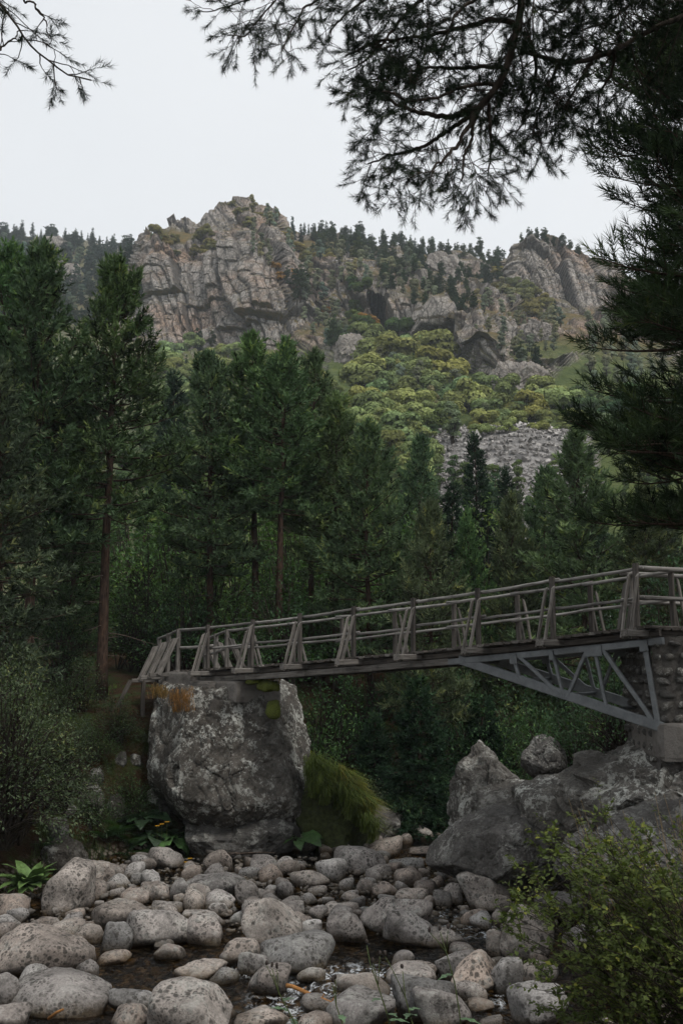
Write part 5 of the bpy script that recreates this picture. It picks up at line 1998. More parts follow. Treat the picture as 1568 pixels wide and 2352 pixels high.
FERN_V, FERN_F = [], []
for i in range(14):
    u = i / 13
    for sgn in (-1, 1):
        L_ = .26 * math.sin(math.pi * (u * .85 + .12)) + .02
        b = len(FERN_V)
        zc = .35 * u - .45 * u * u
        FERN_V += [(u - .02, 0, zc), (u + .03, 0, zc), (u + .10, sgn * L_, zc - .08 * L_)]
        FERN_F.append((b, b + 1, b + 2))
FERN_V, FERN_F = np.array(FERN_V), np.array(FERN_F)
rf = np.random.default_rng(8)
fern_mesh = []
for i in range(3):
    n = 13
    az = np.arange(n) * 2.4 + rf.normal(0, .2, n)
    d = np.stack((np.cos(az), np.sin(az), rf.uniform(.25, .8, n)), 1)
    # fronds rise and arch outwards
    V = []
    F = []
    T = []
    for k in range(n):
        sc = rf.uniform(.45, .75)
        M3 = np.array(((math.cos(az[k]), -math.sin(az[k]), 0), (math.sin(az[k]), math.cos(az[k]), 0), (0, 0, 1)))
        q = FERN_V.copy()
        q[:, 2] += q[:, 0] * d[k, 2] * .8
        F.append(FERN_F + len(FERN_V) * k)
        V.append((q * sc) @ M3.T)
        T.append(np.full(len(q), rf.uniform(.3, .8)))
    fern_mesh.append(make_mesh('fern', np.concatenate(V), np.concatenate(F), MF_LEAF, False, {'tint': np.concatenate(T)}))
for k, (x, y, Y, lab) in enumerate([(275, 1915, 22.8, 'dark fern left of the butterbur leaves'), (300, 1940, 22.5, 'fern above the gravel bar'), (240, 1930, 22.3, 'fern at the foot of the needle slope'), (325, 1975, 22.2, 'small fern at the edge of the stones'),
                                  (120, 1950, 20.4, 'fern by the dark rounded boulder'), (880, 1860, 26.3, 'fern in the shade by the upstream pool'), (790, 1880, 25.2, 'fern below the mossy mound')]):
    p = on_ground(x, y)
    o = link('fern', fern_mesh[k % 3], (p[0], p[1], p[2] + .02), rot=(0, 0, k), color=(.04, .085, .035))
    tag(o, lab, 'fern', 'ferns on the banks')

# yellow flowers under the boulder
for k, (x, y) in enumerate([(372, 1893), (384, 1888), (362, 1897), (437, 1972), (428, 1980)]):
    Y = 22.4
    p = at(x, y, Y)
    o = link('yellow_flower', None, tuple(p - np.array((0, 0, .3))))
    tag(o, ['middle one of three yellow flowers by the butterbur', 'right one of three yellow flowers by the butterbur', 'left one of three yellow flowers by the butterbur', 'upper of two yellow flowers at the edge of the stones', 'lower of two yellow flowers at the edge of the stones'][k], 'flower')
    V, F = tube(np.array(((0, 0, 0), (0, 0, .3))), .005, 4)
    link('stalk', make_mesh('stalk', V, F, M_STEM), parent=o)
    fv, ff = [], []
    for q in range(7):
        a = q * .9
        b = len(fv)
        fv += [(0, 0, .3), (.045 * math.cos(a - .3), .045 * math.sin(a - .3), .31), (.06 * math.cos(a), .06 * math.sin(a), .30), (.045 * math.cos(a + .3), .045 * math.sin(a + .3), .31)]
        ff.append((b, b + 1, b + 2, b + 3))
    link('petals', make_mesh('petals', fv, np.array(ff), M_PETAL), parent=o)

# ================================================================== the near pines: right crown, overhanging limbs
def near_pine():
    X, Y = 5.6, 13.2
    w, b, c = pine_geometry(501, 17.0, 4.6, 3.05, TUFT_NEAR, .32, whorl=.205, sub_step=.12, tuft_step=.11, trunk_r=.22, el=(-14, 46), dead=False)
    z = gz(X, Y) - .2
    o = link('pine_tree', None, (X, Y, z), rot=(0, 0, .9))
    tag(o, 'large dark pine whose crown fills the right edge', 'pine tree')
    link('trunk', geo_mesh('trunk', w, M_BARK, True), parent=o)
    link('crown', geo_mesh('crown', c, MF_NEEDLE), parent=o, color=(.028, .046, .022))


near_pine()


def limb_tree(name, label, base, height, limbs, depth_fn, seed, levels, trunk_r, color, spacing=1.0, tsize=.135, reach=1.0):
    """a near pine of which the picture shows limbs: (points in the picture, thickness) at given distances, twigs grown on them"""
    rng = np.random.default_rng(seed)
    wood, crown = Geo(), Geo()
    base = np.array(base, float)
    root = link(name, None, tuple(base))
    tag(root, label, 'pine tree')
    k = 8
    t = np.linspace(0, 1, k)
    wood.add(*tube(np.stack((.1 * np.sin(t * 5), .1 * np.cos(t * 4), t * height), 1), trunk_r * (1 - .7 * t), 10))
    tpos, tdir, tsc = [], [], []

    def smooth_line(P, n):
        P = np.asarray(P, float)
        d = np.concatenate(([0], np.cumsum(np.linalg.norm(np.diff(P, axis=0), axis=1))))
        u = np.linspace(0, d[-1], n)
        Q = np.stack([np.interp(u, d, P[:, i]) for i in range(3)], 1)
        for _ in range(2):
            Q[1:-1] = .5 * Q[1:-1] + .25 * (Q[:-2] + Q[2:])
        return Q, d[-1]

    def twig(p, d, L, lev, r0):
        n = 5
        pts = [p]
        for i in range(n):
            d = norm(d + rng.normal(0, .16, 3) + np.array((0, 0, -.02)))
            p = p + d * L / n
            pts.append(p)
        pts = np.array(pts)
        wood.add(*tube(pts, np.linspace(r0, max(.0022, r0 * .45), n + 1), 4 if lev < 2 else 3, False))
        grow(pts, L, lev, r0 * .6)
        if lev >= levels - 1 or L < .3:
            for i in range(int(rng.integers(2, 4))):
                tpos.append(pts[-1] - (pts[-1] - pts[-2]) * .55 * i)
                tdir.append(norm(pts[-1] - pts[-2]) + rng.normal(0, .12, 3))
                tsc.append(tsize * rng.uniform(.7, 1.15))

    def grow(pts, L, lev, r):
        if lev >= levels:
            return
        step = (.085, .075, .07)[min(lev, 2)] * spacing
        d = step * rng.uniform(.4, 1.5) + (.25 if lev == 0 else .18 * L)
        side = rng.choice((-1, 1))
        cum = np.concatenate(([0], np.cumsum(np.linalg.norm(np.diff(pts, axis=0), axis=1))))
        while d < cum[-1]:
            q = np.array([np.interp(d, cum, pts[:, i]) for i in range(3)])
            i = min(len(pts) - 2, int(np.searchsorted(cum, d) - 1))
            td = norm(pts[i + 1] - pts[i])
            nrm = norm(np.cross(td, (0, 1.0, .15)))
            side = -side
            dv = norm(td * rng.uniform(.45, 1.0) + nrm * side * rng.uniform(.35, 1.0) + np.array((0, 1, 0)) * rng.normal(0, .55) + np.array((0, 0, -.08)))
            Ls = (min(.62, .22 + .30 * (cum[-1] - d)) if lev == 0 else (.10 + .40 * (cum[-1] - d))) * rng.uniform(.55, 1.2) * reach
            if Ls > .06:
                twig(q, dv, Ls, lev + 1, max(.0026, min(r * .5, .007)))
            d += step * rng.uniform(.5, 1.6)

    for pix, r0, r1, y0, y1, leafy in limbs:
        n = len(pix)
        P = []
        for i, (x, y) in enumerate(pix):
            P.append(at(x, y, y0 + (y1 - y0) * i / (n - 1)) - base)
        if leafy == 'root':                       # joins the trunk
            P = [np.array((0, 0, height * .72))] + P
        Q, L = smooth_line(P, 6 * n)
        Q += np.cumsum(rng.normal(0, .006, Q.shape), 0)
        wood.add(*tube(Q, np.linspace(r0, r1, len(Q)), 7, False))
        if leafy != 'root' or True:
            start = 0 if leafy != 'root' else 6
            QQ = Q[start:]
            grow(QQ, L, 1 if leafy == 2 else 0, max(r1, .008))
            tpos.append(Q[-1]); tdir.append(norm(Q[-1] - Q[-3])); tsc.append(tsize)
    V, F, c = scatter(TUFT_FINE[0], TUFT_FINE[1], tpos, tdir, tsc, rng)
    tint = np.clip(rng.normal(.5, .2, len(tpos)), 0, 1)
    crown.add(V, F, tint[c])
    link('trunk', geo_mesh('trunk', wood, M_TWIG, True), parent=root)
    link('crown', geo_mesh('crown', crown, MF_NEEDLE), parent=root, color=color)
    return len(tpos)


LIMBS = [
    ([(1204, -80), (1201, 0), (1196, 60), (1180, 110), (1160, 165), (1140, 205), (1115, 240), (1090, 258)], .042, .026, 6.8, 7.0, 'root'),
    ([(1090, 258), (1050, 265), (1000, 268), (960, 265), (920, 255), (880, 235), (838, 213)], .024, .007, 7.0, 7.2, 1),
    ([(1090, 258), (1060, 285), (1030, 310), (990, 335), (940, 355), (890, 365), (845, 372)], .020, .006, 7.0, 7.1, 1),
    ([(1085, 262), (1065, 300), (1040, 340), (1012, 375), (985, 405), (972, 430)], .020, .006, 7.0, 6.8, 1),
    ([(1100, 255), (1095, 300), (1085, 345), (1072, 385), (1062, 415)], .018, .006, 7.0, 6.9, 1),
    ([(1120, 235), (1130, 285), (1140, 340), (1132, 390)], .016, .006, 7.0, 7.2, 1),
    ([(1196, 60), (1130, 40), (1060, 58), (990, 70), (920, 80), (850, 92), (790, 120)], .022, .006, 6.9, 7.3, 1),
    ([(1165, 160), (1100, 150), (1040, 160), (980, 150), (910, 168), (850, 185)], .018, .006, 7.0, 7.4, 1),
    ([(1150, 190), (1080, 190), (1020, 212), (950, 215), (890, 195)], .016, .006, 7.0, 6.7, 1),
    ([(1640, -30), (1568, 20), (1480, 60), (1420, 100), (1370, 115), (1300, 125), (1230, 105), (1190, 92)], .040, .016, 7.4, 7.0, 'root'),
    ([(1370, 115), (1335, 175), (1305, 230), (1285, 275)], .016, .006, 7.3, 7.1, 1),
    ([(1300, 125), (1262, 190), (1235, 250), (1222, 310)], .016, .006, 7.2, 7.1, 1),
    ([(1200, 70), (1230, 150), (1225, 220), (1190, 290), (1180, 330)], .016, .006, 7.0, 7.3, 1),
    ([(1420, 100), (1400, 160), (1380, 210), (1370, 250)], .016, .006, 7.3, 7.5, 1),
    ([(1080, -60), (1000, -30), (940, 25), (895, 85), (840, 130), (795, 160)], .020, .006, 7.3, 7.3, 1),
    ([(980, -60), (890, -20), (820, 25), (775, 60), (755, 90)], .018, .006, 7.5, 7.4, 2),
    ([(860, -60), (760, -30), (700, 15), (660, 65), (640, 110)], .014, .005, 7.5, 7.4, 2),
    ([(760, -60), (650, -35), (570, 5), (505, 25), (465, 38)], .012, .004, 7.6, 7.4, 2),
    ([(700, -50), (640, -10), (590, 40), (560, 80), (520, 85)], .010, .004, 7.6, 7.5, 2),
    ([(1350, -60), (1330, 0), (1290, 40), (1240, 30)], .018, .006, 7.4, 7.2, 1),
    ([(1100, -60), (1080, 0), (1040, 30), (1000, 110)], .018, .006, 7.0, 6.8, 1),
    ([(1500, -60), (1460, 0), (1420, 40), (1350, 60)], .018, .006, 7.6, 7.3, 1),
]
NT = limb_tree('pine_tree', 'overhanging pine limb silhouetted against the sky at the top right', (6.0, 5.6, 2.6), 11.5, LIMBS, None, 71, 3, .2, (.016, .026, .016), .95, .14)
LEFTL = [
    ([(-120, -110), (-40, -40), (0, 14), (38, 59), (74, 91), (110, 122), (141, 141), (175, 153), (208, 163)], .016, .004, 5.0, 5.0, 'root'),
    ([(-60, 150), (-20, 140), (5, 105), (30, 80), (40, 55)], .008, .003, 5.0, 5.1, 2),
    ([(60, 0), (76, 15), (85, 45), (98, 85), (110, 100)], .006, .003, 4.9, 4.9, 2),
]
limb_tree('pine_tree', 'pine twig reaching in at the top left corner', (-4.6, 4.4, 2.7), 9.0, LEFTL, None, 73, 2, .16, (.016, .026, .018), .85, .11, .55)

# ================================================================== the bush in the right foreground
def front_bush():
    rng = np.random.default_rng(91)
    base = np.array((3.4, 8.3, 1.2))
    root = link('bush', None, tuple(base))
    tag(root, 'tangled green bush with thin arching stems in the right foreground', 'bush')
    wood, crown = Geo(), Geo()
    pos, dirs, sc, tn = [], [], [], []
    n = 0
    # where arching stems end in the picture
    while n < 240:
        x = rng.uniform(1130, 1640)
        ytop = np.interp(x, [1130, 1180, 1260, 1350, 1450, 1568, 1640], [2100, 1985, 1890, 1850, 1850, 1880, 1900])
        y = ytop + (2420 - ytop) * rng.random() ** 1.1
        lb = np.interp(y, [1850, 1950, 2050, 2120, 2200, 2352, 2420], [1300, 1180, 1135, 1140, 1200, 1250, 1250])
        if x < lb:
            continue
        Y = 8.0 + rng.normal(0, .45) + .5 * (x - 1350) / 300
        tip = at(x, y, Y) - base
        b = np.array((rng.normal(.1, .45), rng.normal(0, .3), -.3))
        mid = b * .45 + tip * .55 + np.array((rng.normal(0, .32), rng.normal(0, .2), .25 + rng.uniform(0, .4)))
        tt = np.linspace(0, 1, 8)[:, None]
        pts = (1 - tt) ** 2 * b + 2 * tt * (1 - tt) * mid + tt ** 2 * tip
        wood.add(*tube(pts, np.linspace(.006, .0018, 8), 4, False), tint=rng.random())
        L = np.linalg.norm(np.diff(pts, axis=0), axis=1).sum()
        hi = np.clip((2050 - y) / 200, 0, 1)
        warm = rng.random() < .25 + .3 * hi
        for s in range(int(rng.integers(5, 10))):
            u = rng.uniform(.45, 1)
            i = int(u * 6.99)
            f = u * 7 - i
            q0 = pts[i] * (1 - f) + pts[min(7, i + 1)] * f
            td = norm(pts[min(7, i + 1)] - pts[i])
            dv = norm(td * .7 + rng.normal(0, .5, 3) + np.array((0, 0, .15)))
            q1 = q0 + dv * rng.uniform(.08, .24)
            wood.add(*tube(np.array((q0, q1)), (.0026, .0015), 3, False))
            m_ = int(rng.integers(10, 18))
            for k in range(m_):
                a = (k + 1) / m_
                sd = norm(np.cross(dv, rng.normal(0, .4, 3) + np.array((0, 0, 1))))
                pos.append(q0 + (q1 - q0) * a)
                dirs.append(dv * .5 + sd * (1 if k % 2 else -1) + rng.normal(0, .25, 3) - np.array((0, 0, .1)))
                sc.append(rng.uniform(.028, .062))
                tn.append(np.clip(rng.normal(.72 if warm else .42, .17), 0, 1))
        n += 1
    V, F, c = scatter(LEAF_V * np.array((1, 1.25, 1)), LEAF_F, np.array(pos), np.array(dirs), np.array(sc), rng, True)
    crown.add(V, F, np.array(tn)[c])
    link('stems', geo_mesh('stems', wood, M_TWIG, True), parent=root)
    link('foliage', geo_mesh('foliage', crown, MF_LEAF), parent=root, color=(.085, .112, .034))
    # dry straw stalks standing above the bush
    g = Geo()
    for k in range(46):
        x, y = rng.uniform(1290, 1600), rng.uniform(1815, 1980)
        tip = at(x, y, 8.6 + rng.normal(0, .4)) - base
        b = tip * np.array((.75, .9, 0)) + np.array((rng.normal(.2, .2), 0, .1))
        mid = (b + tip) / 2 + rng.normal(0, .06, 3)
        g.add(*tube(np.array((b, mid, tip)), (.004, .003, .0016), 3, False))
    link('dry_stalks', geo_mesh('dry_stalks', g, mat_plain('straw', (.24, .17, .085), .3, 30), True), parent=root)


front_bush()


# ------------------------------------------------------------------ thistle stalks, stick, twigs
def stalk(label, pix, Y, buds, seed, leaves=3):
    rng = np.random.default_rng(seed)
    P = np.array([at(x, y, Y) for x, y in pix])
    base = P[0].copy()
    P = P - base
    o = link('seed_stalk', None, tuple(base))
    tag(o, label, 'stalk', 'seed stalks in the foreground')
    link('stem', make_mesh('stem', *tube(P, np.linspace(.006, .003, len(P)), 5), M_STEM, True), parent=o)
    for bx, by in buds:
        q = at(bx, by, Y) - base
        i = int(np.argmin(np.linalg.norm(P - q, axis=1)))
        j = max(0, i - 1)
        if np.linalg.norm(P[i] - q) > .02:
            V, F = tube(np.array((P[j], (P[j] + q) / 2 + np.array((0, 0, .01)), q)), (.0035, .003, .002), 4)
            link('side_stem', make_mesh('side_stem', V, F, M_STEM, True), parent=o)
        V, F = rock_shape(2, random_planes(rng, 8), 3, (.014, .014, .026), seed, .2, 0, .1)
        link('bud', make_mesh('bud', V + np.array((0, 0, .02)), F, M_BUD, True), tuple(q), o)
    for k in range(leaves):
        u = rng.uniform(.05, .6)
        q = np.array([np.interp(u * (len(P) - 1), np.arange(len(P)), P[:, c]) for c in range(3)])
        V, F = [], []
        L = rng.uniform(.10, .18)
        for m_ in range(6):
            a = m_ / 5
            wv = .024 * math.sin(math.pi * (.15 + .8 * a)) * (1.5 if m_ % 2 else .6)
            V += [(L * a, -wv, -.05 * a * a), (L * a, wv, -.05 * a * a)]
            if m_:
                F.append((2 * m_ - 2, 2 * m_, 2 * m_ + 1, 2 * m_ - 1))
        link('leaf', make_mesh('leaf', V, np.array(F), M_BROAD, True), tuple(q), o, (0, -rng.uniform(.1, .7), rng.uniform(0, 6.28)), color=(.075, .13, .06))


stalk('seed stalk left of the tall one at the bottom with three dark buds', [(905, 2400), (892, 2340), (868, 2265), (850, 2215), (842, 2172)], 7.6, [(842, 2170), (856, 2212), (872, 2195)], 1)
stalk('tall seed stalk at the bottom reaching up beside the leaning brown stone', [(1062, 2400), (1055, 2330), (1044, 2260), (1025, 2190), (1010, 2140)], 7.4, [(1010, 2138), (986, 2142), (1028, 2136)], 2)
stalk('bent seed stalk between the two taller ones', [(960, 2400), (945, 2345), (930, 2290), (924, 2230)], 7.5, [(923, 2226), (884, 2196)], 3, 6)
stalk('short thistle stalk at the left of the seed stalks', [(700, 2400), (672, 2340), (640, 2280), (625, 2225)], 7.6, [(624, 2222), (612, 2218), (636, 2226)], 4)
stalk('seed stalk standing just right of the orange branch', [(800, 2400), (786, 2350), (772, 2310), (764, 2262)], 7.6, [(764, 2258), (770, 2250)], 5)

a, b = onz(658, 2262, .18), onz(782, 2312, .08)
t = np.linspace(0, 1, 7)[:, None]
pts = a * (1 - t) + b * t + np.random.default_rng(2).normal(0, .012, (7, 3))
o = link('fallen_branch', None, tuple(a))
tag(o, 'orange peeled branch lying across the stones in the stream', 'branch')
link('stem', make_mesh('stem', *tube(pts - a, np.linspace(.030, .022, 7), 8), M_ORANGEWOOD, True), parent=o)
for k in (2, 4, 5):
    V, F = tube(np.array((pts[k] - a, pts[k] - a + np.array((.03, -.02, .07)))), (.009, .006), 5)
    link('twig_stub', make_mesh('twig_stub', V, F, M_ORANGEWOOD, True), parent=o)
a, b = onz(112, 2340, .10), onz(146, 2318, .25)
o = link('fallen_branch', make_mesh('fallen_branch', *tube(np.stack((a * 0, (b - a) * .5 + np.array((0, 0, .015)), b - a)), (.022, .018, .012), 7), M_ORANGEWOOD, True), tuple(a))
tag(o, 'short orange stick beside the flat topped boulder at the bottom left', 'branch')
rk = np.random.default_rng(6)
for k, (x0, y0, x1, y1) in enumerate([(510, 1985, 600, 1962), (520, 1975, 632, 1968), (530, 1990, 590, 1958), (545, 1960, 620, 1978)]):
    a, b = at(x0, y0, 22.4), at(x1, y1, 22.6)
    a[2] = max(a[2], .25); b[2] = max(b[2], .25)
    t = np.linspace(0, 1, 6)[:, None]
    pts = a * (1 - t) + b * t + rk.normal(0, .02, (6, 3)) - a
    o = link('driftwood_twig', make_mesh('driftwood_twig', *tube(pts, np.linspace(.014, .006, 6), 5), M_DEAD, True), tuple(a))
    tag(o, ['lowest', 'longest', 'steepest', 'uppermost'][k] + ' bleached driftwood twig caught on the stones under the huge boulder', 'twig', 'driftwood twigs under the huge boulder')

# ================================================================== far trees on the slopes and crags
def far_conifer(seed, H, Rm, spruce=True):
    """uneven tiers of foliage round a stem"""
    rng = np.random.default_rng(seed)
    g, w = Geo(), Geo()
    w.add(*tube(np.array(((0, 0, 0), (0, 0, H * .6), (0, 0, H))), (.17, .1, .02), 5))
    cs, rs = [], []
    z = H * (.10 if spruce else .22)
    while z < H * .99:
        v = z / H
        r = Rm * ((1 - v) ** .8 + .05) if spruce else Rm * (min(1, .5 + v) * (1.02 - v) ** .5)
        for b in range(4 if v < .8 else 2):
            az = rng.uniform(0, 6.28)
            q = r * rng.uniform(.25, .8)
            if rng.random() < .14:
                continue
            cs.append((math.cos(az) * q, math.sin(az) * q, z + rng.normal(0, .15) - (.18 * q if spruce else 0)))
            rs.append(max(.28, r * rng.uniform(.3, .55)))
        z += H * (.055 if spruce else .075) * rng.uniform(.7, 1.3)
    cs, rs = np.array(cs), np.array(rs)
    n = 1100
    pr = rs ** 1.6
    i = rng.choice(len(cs), n, p=pr / pr.sum())
    v = norm(rng.normal(0, 1, (n, 3)))
    pos = cs[i] + v * (rs[i] * rng.uniform(.5, 1.1, n))[:, None] * np.array((1, 1, .42))
    d = v * np.array((1, 1, .3)) + rng.normal(0, .4, (n, 3)) + np.array((0, 0, -.1 if spruce else .3))
    tv = np.array([(-.3, -.2, .0), (.5, -.26, .06), (1.0, 0, -.05), (.5, .26, .05)])
    tf = np.array([(0, 1, 2), (0, 2, 3)])
    V, F, c = scatter(tv, tf, pos, d, rng.uniform(.4, .8, n), rng, True)
    tn = np.clip(rng.normal(.5, .18, n) + rng.normal(0, .14, len(cs))[i], 0, 1)
    g.add(V, F, tn[c])
    return [('trunk', geo_mesh('trunk', w, M_BARK)), ('crown', geo_mesh('crown', g, MF_FAR))]


def far_broadleaf(seed, h, r, n=1500, leaf=.42, puffs=12, trunk=True, tall=False):
    rng = np.random.default_rng(seed)
    g, w = Geo(), Geo()
    cs, rs = [], []
    for k in range(puffs):
        az, q = rng.uniform(0, 6.28), math.sqrt(rng.random()) * .68
        z = h * (rng.uniform(.12, .78) if not tall else rng.uniform(.15, .95))
        q *= (1 - .6 * max(0, z / h - .45)) if not tall else (1.1 - .8 * z / h)
        cs.append((math.cos(az) * q * r, math.sin(az) * q * r, z))
        rs.append(r * (rng.uniform(.36, .52) if not tall else rng.uniform(.28, .46)))
        w.add(*tube(np.array(((0, 0, 0), (cs[-1][0] * .4, cs[-1][1] * .4, z * .6), cs[-1])), (.10, .06, .02), 4, False))
    cs, rs = np.array(cs), np.array(rs)
    i = rng.integers(0, puffs, n)
    v = norm(rng.normal(0, 1, (n, 3)))
    v[:, 2] = np.where(v[:, 2] < -.3, -v[:, 2], v[:, 2])
    rad = rs[i] * rng.uniform(.78, 1.06, n)
    pos = cs[i] + v * rad[:, None] * np.array((1, 1, .85))
    pos[:, 2] = np.maximum(pos[:, 2], .15)
    d = np.cross(v, rng.normal(0, 1, (n, 3))) + v * .25
    tn = np.clip(rng.normal(.5, .16, n) + (rng.normal(0, .13, puffs))[i], 0, 1)
    tv = np.array([(-.5, 0, 0), (0, -.42, .1), (.55, 0, 0), (0, .42, .1)])
    tf = np.array([(0, 1, 2), (0, 2, 3)])
    # lay the leaf clusters along the puff's surface
    dd = norm(d)
    a = norm(np.cross(v, dd))
    b = np.cross(dd, a)
    s = leaf * rng.uniform(.6, 1.3, n)
    V = pos[:, None] + s[:, None, None] * (tv[None, :, 0:1] * dd[:, None] + tv[None, :, 1:2] * a[:, None] + tv[None, :, 2:3] * b[:, None])
    F = (tf[None] + (np.arange(n) * 4)[:, None, None]).reshape(-1, 3)
    g.add(V.reshape(-1, 3), F, np.repeat(tn, 4))
    return [('trunk', geo_mesh('trunk', w, M_TWIG)), ('crown', geo_mesh('crown', g, MF_FAR))]


FSPRUCE = [far_conifer(700 + i, 11, 2.0 + .2 * i, True) for i in range(4)]
FPINE = [far_conifer(720 + i, 10, 2.4 + .2 * i, False) for i in range(4)]
FBUSH = [far_broadleaf(740 + i, 4.2, 2.7, 2600, .42, 11) for i in range(6)]
FBIRCH = [far_broadleaf(760 + i, 8.0, 2.3, 1500, .42, 16, True, True) for i in range(4)]
rm = np.random.default_rng(55)


def place_far(kinds, name, cat, x, y, h_px, color, label, group, base_h, squash=1.0):
    p = on_mountain(x, y)
    D = math.hypot(p[1], p[2] - EYE)
    H = h_px / FPX * D
    s = H / base_h
    lum, warm = rm.uniform(.72, 1.25), rm.normal(0, .09)
    c = (color[0] * lum * (1 + warm), color[1] * lum, color[2] * lum * (1 - warm))
    p[2] -= .05 * H
    return plant_tree(name, kinds[int(rm.integers(len(kinds)))], p, s, rm.uniform(0, 6.28), c, label, cat, group, s * squash * rm.uniform(.85, 1.15))


C_CON = (.042, .070, .048)
C_PINE = (.058, .088, .048)
C_GREY = (.22, .24, .16)
C_GREEN = (.235, .275, .105)
C_OLIVE = (.20, .185, .07)
C_RUST = (.34, .18, .05)
SKY_X = np.array([0, 60, 150, 250, 320, 345, 430, 520, 570, 640, 668, 700, 760, 860, 960, 1060, 1140, 1165, 1185, 1240, 1330])


def ridge_y(x):
    return float(np.interp(x, MX, MR[:, 6, 0]))


# single trees that stand out
for x, y, h, nm, lab in [(687, 542, 62, 's', 'tallest spruce on the ridge right of the summit'), (712, 548, 45, 's', 'spruce just right of the tallest ridge spruce'), (735, 552, 42, 's', 'second spruce right of the tallest ridge spruce'),
                         (764, 548, 46, 'p', 'ridge pine beyond the row of spruces'), (792, 555, 48, 'p', 'broad ridge pine left of the saddle'),
                         (455, 806, 62, 'p', 'dark conifer at the foot of the cliff above the bright bushes'), (650, 668, 52, 'p', 'left conifer of the pair on the face of the crag'), (685, 722, 96, 'p', 'large conifer standing on the ledge of the crag'),
                         (760, 600, 48, 'p', 'conifer below the ridge with rusty bushes beside it'), (825, 640, 62, 'p', 'dark conifer above the cave'), (768, 810, 90, 'p', 'dark conifer at the lower edge of the crag'),
                         (1155, 690, 60, 's', 'spruce in the gully left of the right crag'), (1278, 745, 70, 's', 'spruce in the gully under the right crag'), (1010, 690, 60, 'p', 'dark pine on the ledge right of the cave'),
                         (418, 812, 40, 'p', 'small conifer left at the foot of the cliff'), (490, 800, 45, 'p', 'small conifer right of the one at the cliff foot'), (1200, 835, 60, 'p', 'wide conifer above the lower rock outcrop'), (1235, 838, 62, 'p', 'green conifer beside the wide one above the outcrop'),
                         (820, 700, 45, 'p', 'conifer left of the cave'), (395, 905, 70, 'p', 'conifer among the bright bushes on the left'), (430, 870, 60, 's', 'thin spruce among the bright bushes on the left')]:
    place_far(FSPRUCE if nm == 's' else FPINE, 'spruce_tree' if nm == 's' else 'conifer_tree', 'conifer', x, y, h, C_CON if nm == 's' else C_PINE, lab, 'conifers on the mountain', 11 if nm == 's' else 10, .8 if nm == 's' else 1.1)


def region(poly_fn, n, kinds, name, cat, h, color, where, base_h, squash=1.0, jitter=.3, size_word=None):
    k = 0
    tries = 0
    pts = []
    items = []
    while k < n and tries < n * 40:
        tries += 1
        q = poly_fn()
        if q is None:
            continue
        x, y = q
        hh = h * (1 + rm.uniform(-jitter, jitter))
        if any(abs(x - a) < .46 * min(hh, b) and abs(y - c) < .27 * min(hh, b) for a, c, b in pts):
            continue
        pts.append((x, y, hh))
        items.append((place_far(kinds, name, cat, x, y, hh, color, where, where + ' group', base_h, squash), x, y))
        k += 1
    label_by_place(items, where, 1 if n < 12 or 'skyline' in where else 2 if n < 30 else 3)


def box(x0, x1, y0, y1):
    return lambda: (rm.uniform(x0, x1), rm.uniform(y0, y1))


def below_ridge(x0, x1, d0, d1):
    def f():
        x = rm.uniform(x0, x1)
        return x, ridge_y(x) + rm.uniform(d0, d1)
    return f


def poly(pts):
    P = np.array(pts, float)
    def f():
        x, y = rm.uniform(P[:, 0].min(), P[:, 0].max()), rm.uniform(P[:, 1].min(), P[:, 1].max())
        ins = False
        j = len(P) - 1
        for i in range(len(P)):
            if (P[i, 1] > y) != (P[j, 1] > y) and x < (P[j, 0] - P[i, 0]) * (y - P[i, 1]) / (P[j, 1] - P[i, 1]) + P[i, 0]:
                ins = not ins
            j = i
        return (x, y) if ins else None
    return f


region(below_ridge(-260, 325, 0, 12), 72, FSPRUCE, 'spruce_tree', 'conifer', 40, C_CON, 'misty spruce on the skyline of the left hill', 11, .95)
region(poly([(-300, 555), (0, 550), (320, 590), (330, 700), (250, 760), (-300, 760)]), 230, FPINE, 'conifer_tree', 'conifer', 46, C_CON, 'misty conifer on the wooded left hill', 10, 1.35)
region(poly([(-40, 560), (300, 600), (300, 700), (-40, 760)]), 60, FBIRCH, 'birch_tree', 'broadleaf tree', 36, (.115, .15, .10), 'misty broadleaf tree on the left hill', 8, 1.2)
region(below_ridge(690, 1150, 0, 14), 40, FSPRUCE, 'spruce_tree', 'conifer', 44, C_CON, 'dark spruce on the skyline between the two crags', 11, .9)
region(below_ridge(720, 1150, 10, 60), 80, FPINE, 'conifer_tree', 'conifer', 50, C_PINE, 'dark pine below the skyline between the two crags', 10, 1.1)
region(poly([(860, 610), (1080, 640), (1110, 740), (1000, 720), (880, 690)]), 38, FPINE, 'conifer_tree', 'conifer', 46, C_PINE, 'conifer on the slope above and right of the cave', 10, 1.1)
region(poly([(570, 500), (640, 490), (660, 600), (610, 640), (575, 600)]), 20, FBIRCH, 'birch_tree', 'broadleaf tree', 36, C_GREY, 'grey green birch in the gully of the summit crag', 8, 1.0)
region(poly([(690, 600), (760, 590), (1000, 640), (1000, 700), (850, 690), (700, 660)]), 50, FBIRCH, 'birch_tree', 'broadleaf tree', 44, C_GREY, 'grey green birch on the slope above the cave', 8, 1.1)
region(poly([(1080, 690), (1160, 700), (1300, 760), (1300, 840), (1200, 840), (1120, 780)]), 34, FBIRCH, 'birch_tree', 'broadleaf tree', 40, C_GREY, 'grey green birch in the gully below the right crag', 8, 1.1)
region(poly([(365, 560), (500, 560), (505, 585), (360, 580)]), 14, FBUSH, 'bush', 'bush', 22, C_OLIVE, 'olive and rusty bush on the ledge above the main cliff', 4.2, 1.1)
region(poly([(520, 470), (650, 480), (655, 540), (540, 530)]), 10, FBUSH, 'bush', 'bush', 18, C_OLIVE, 'small bush on the rocks of the summit', 4.2, 1.1)
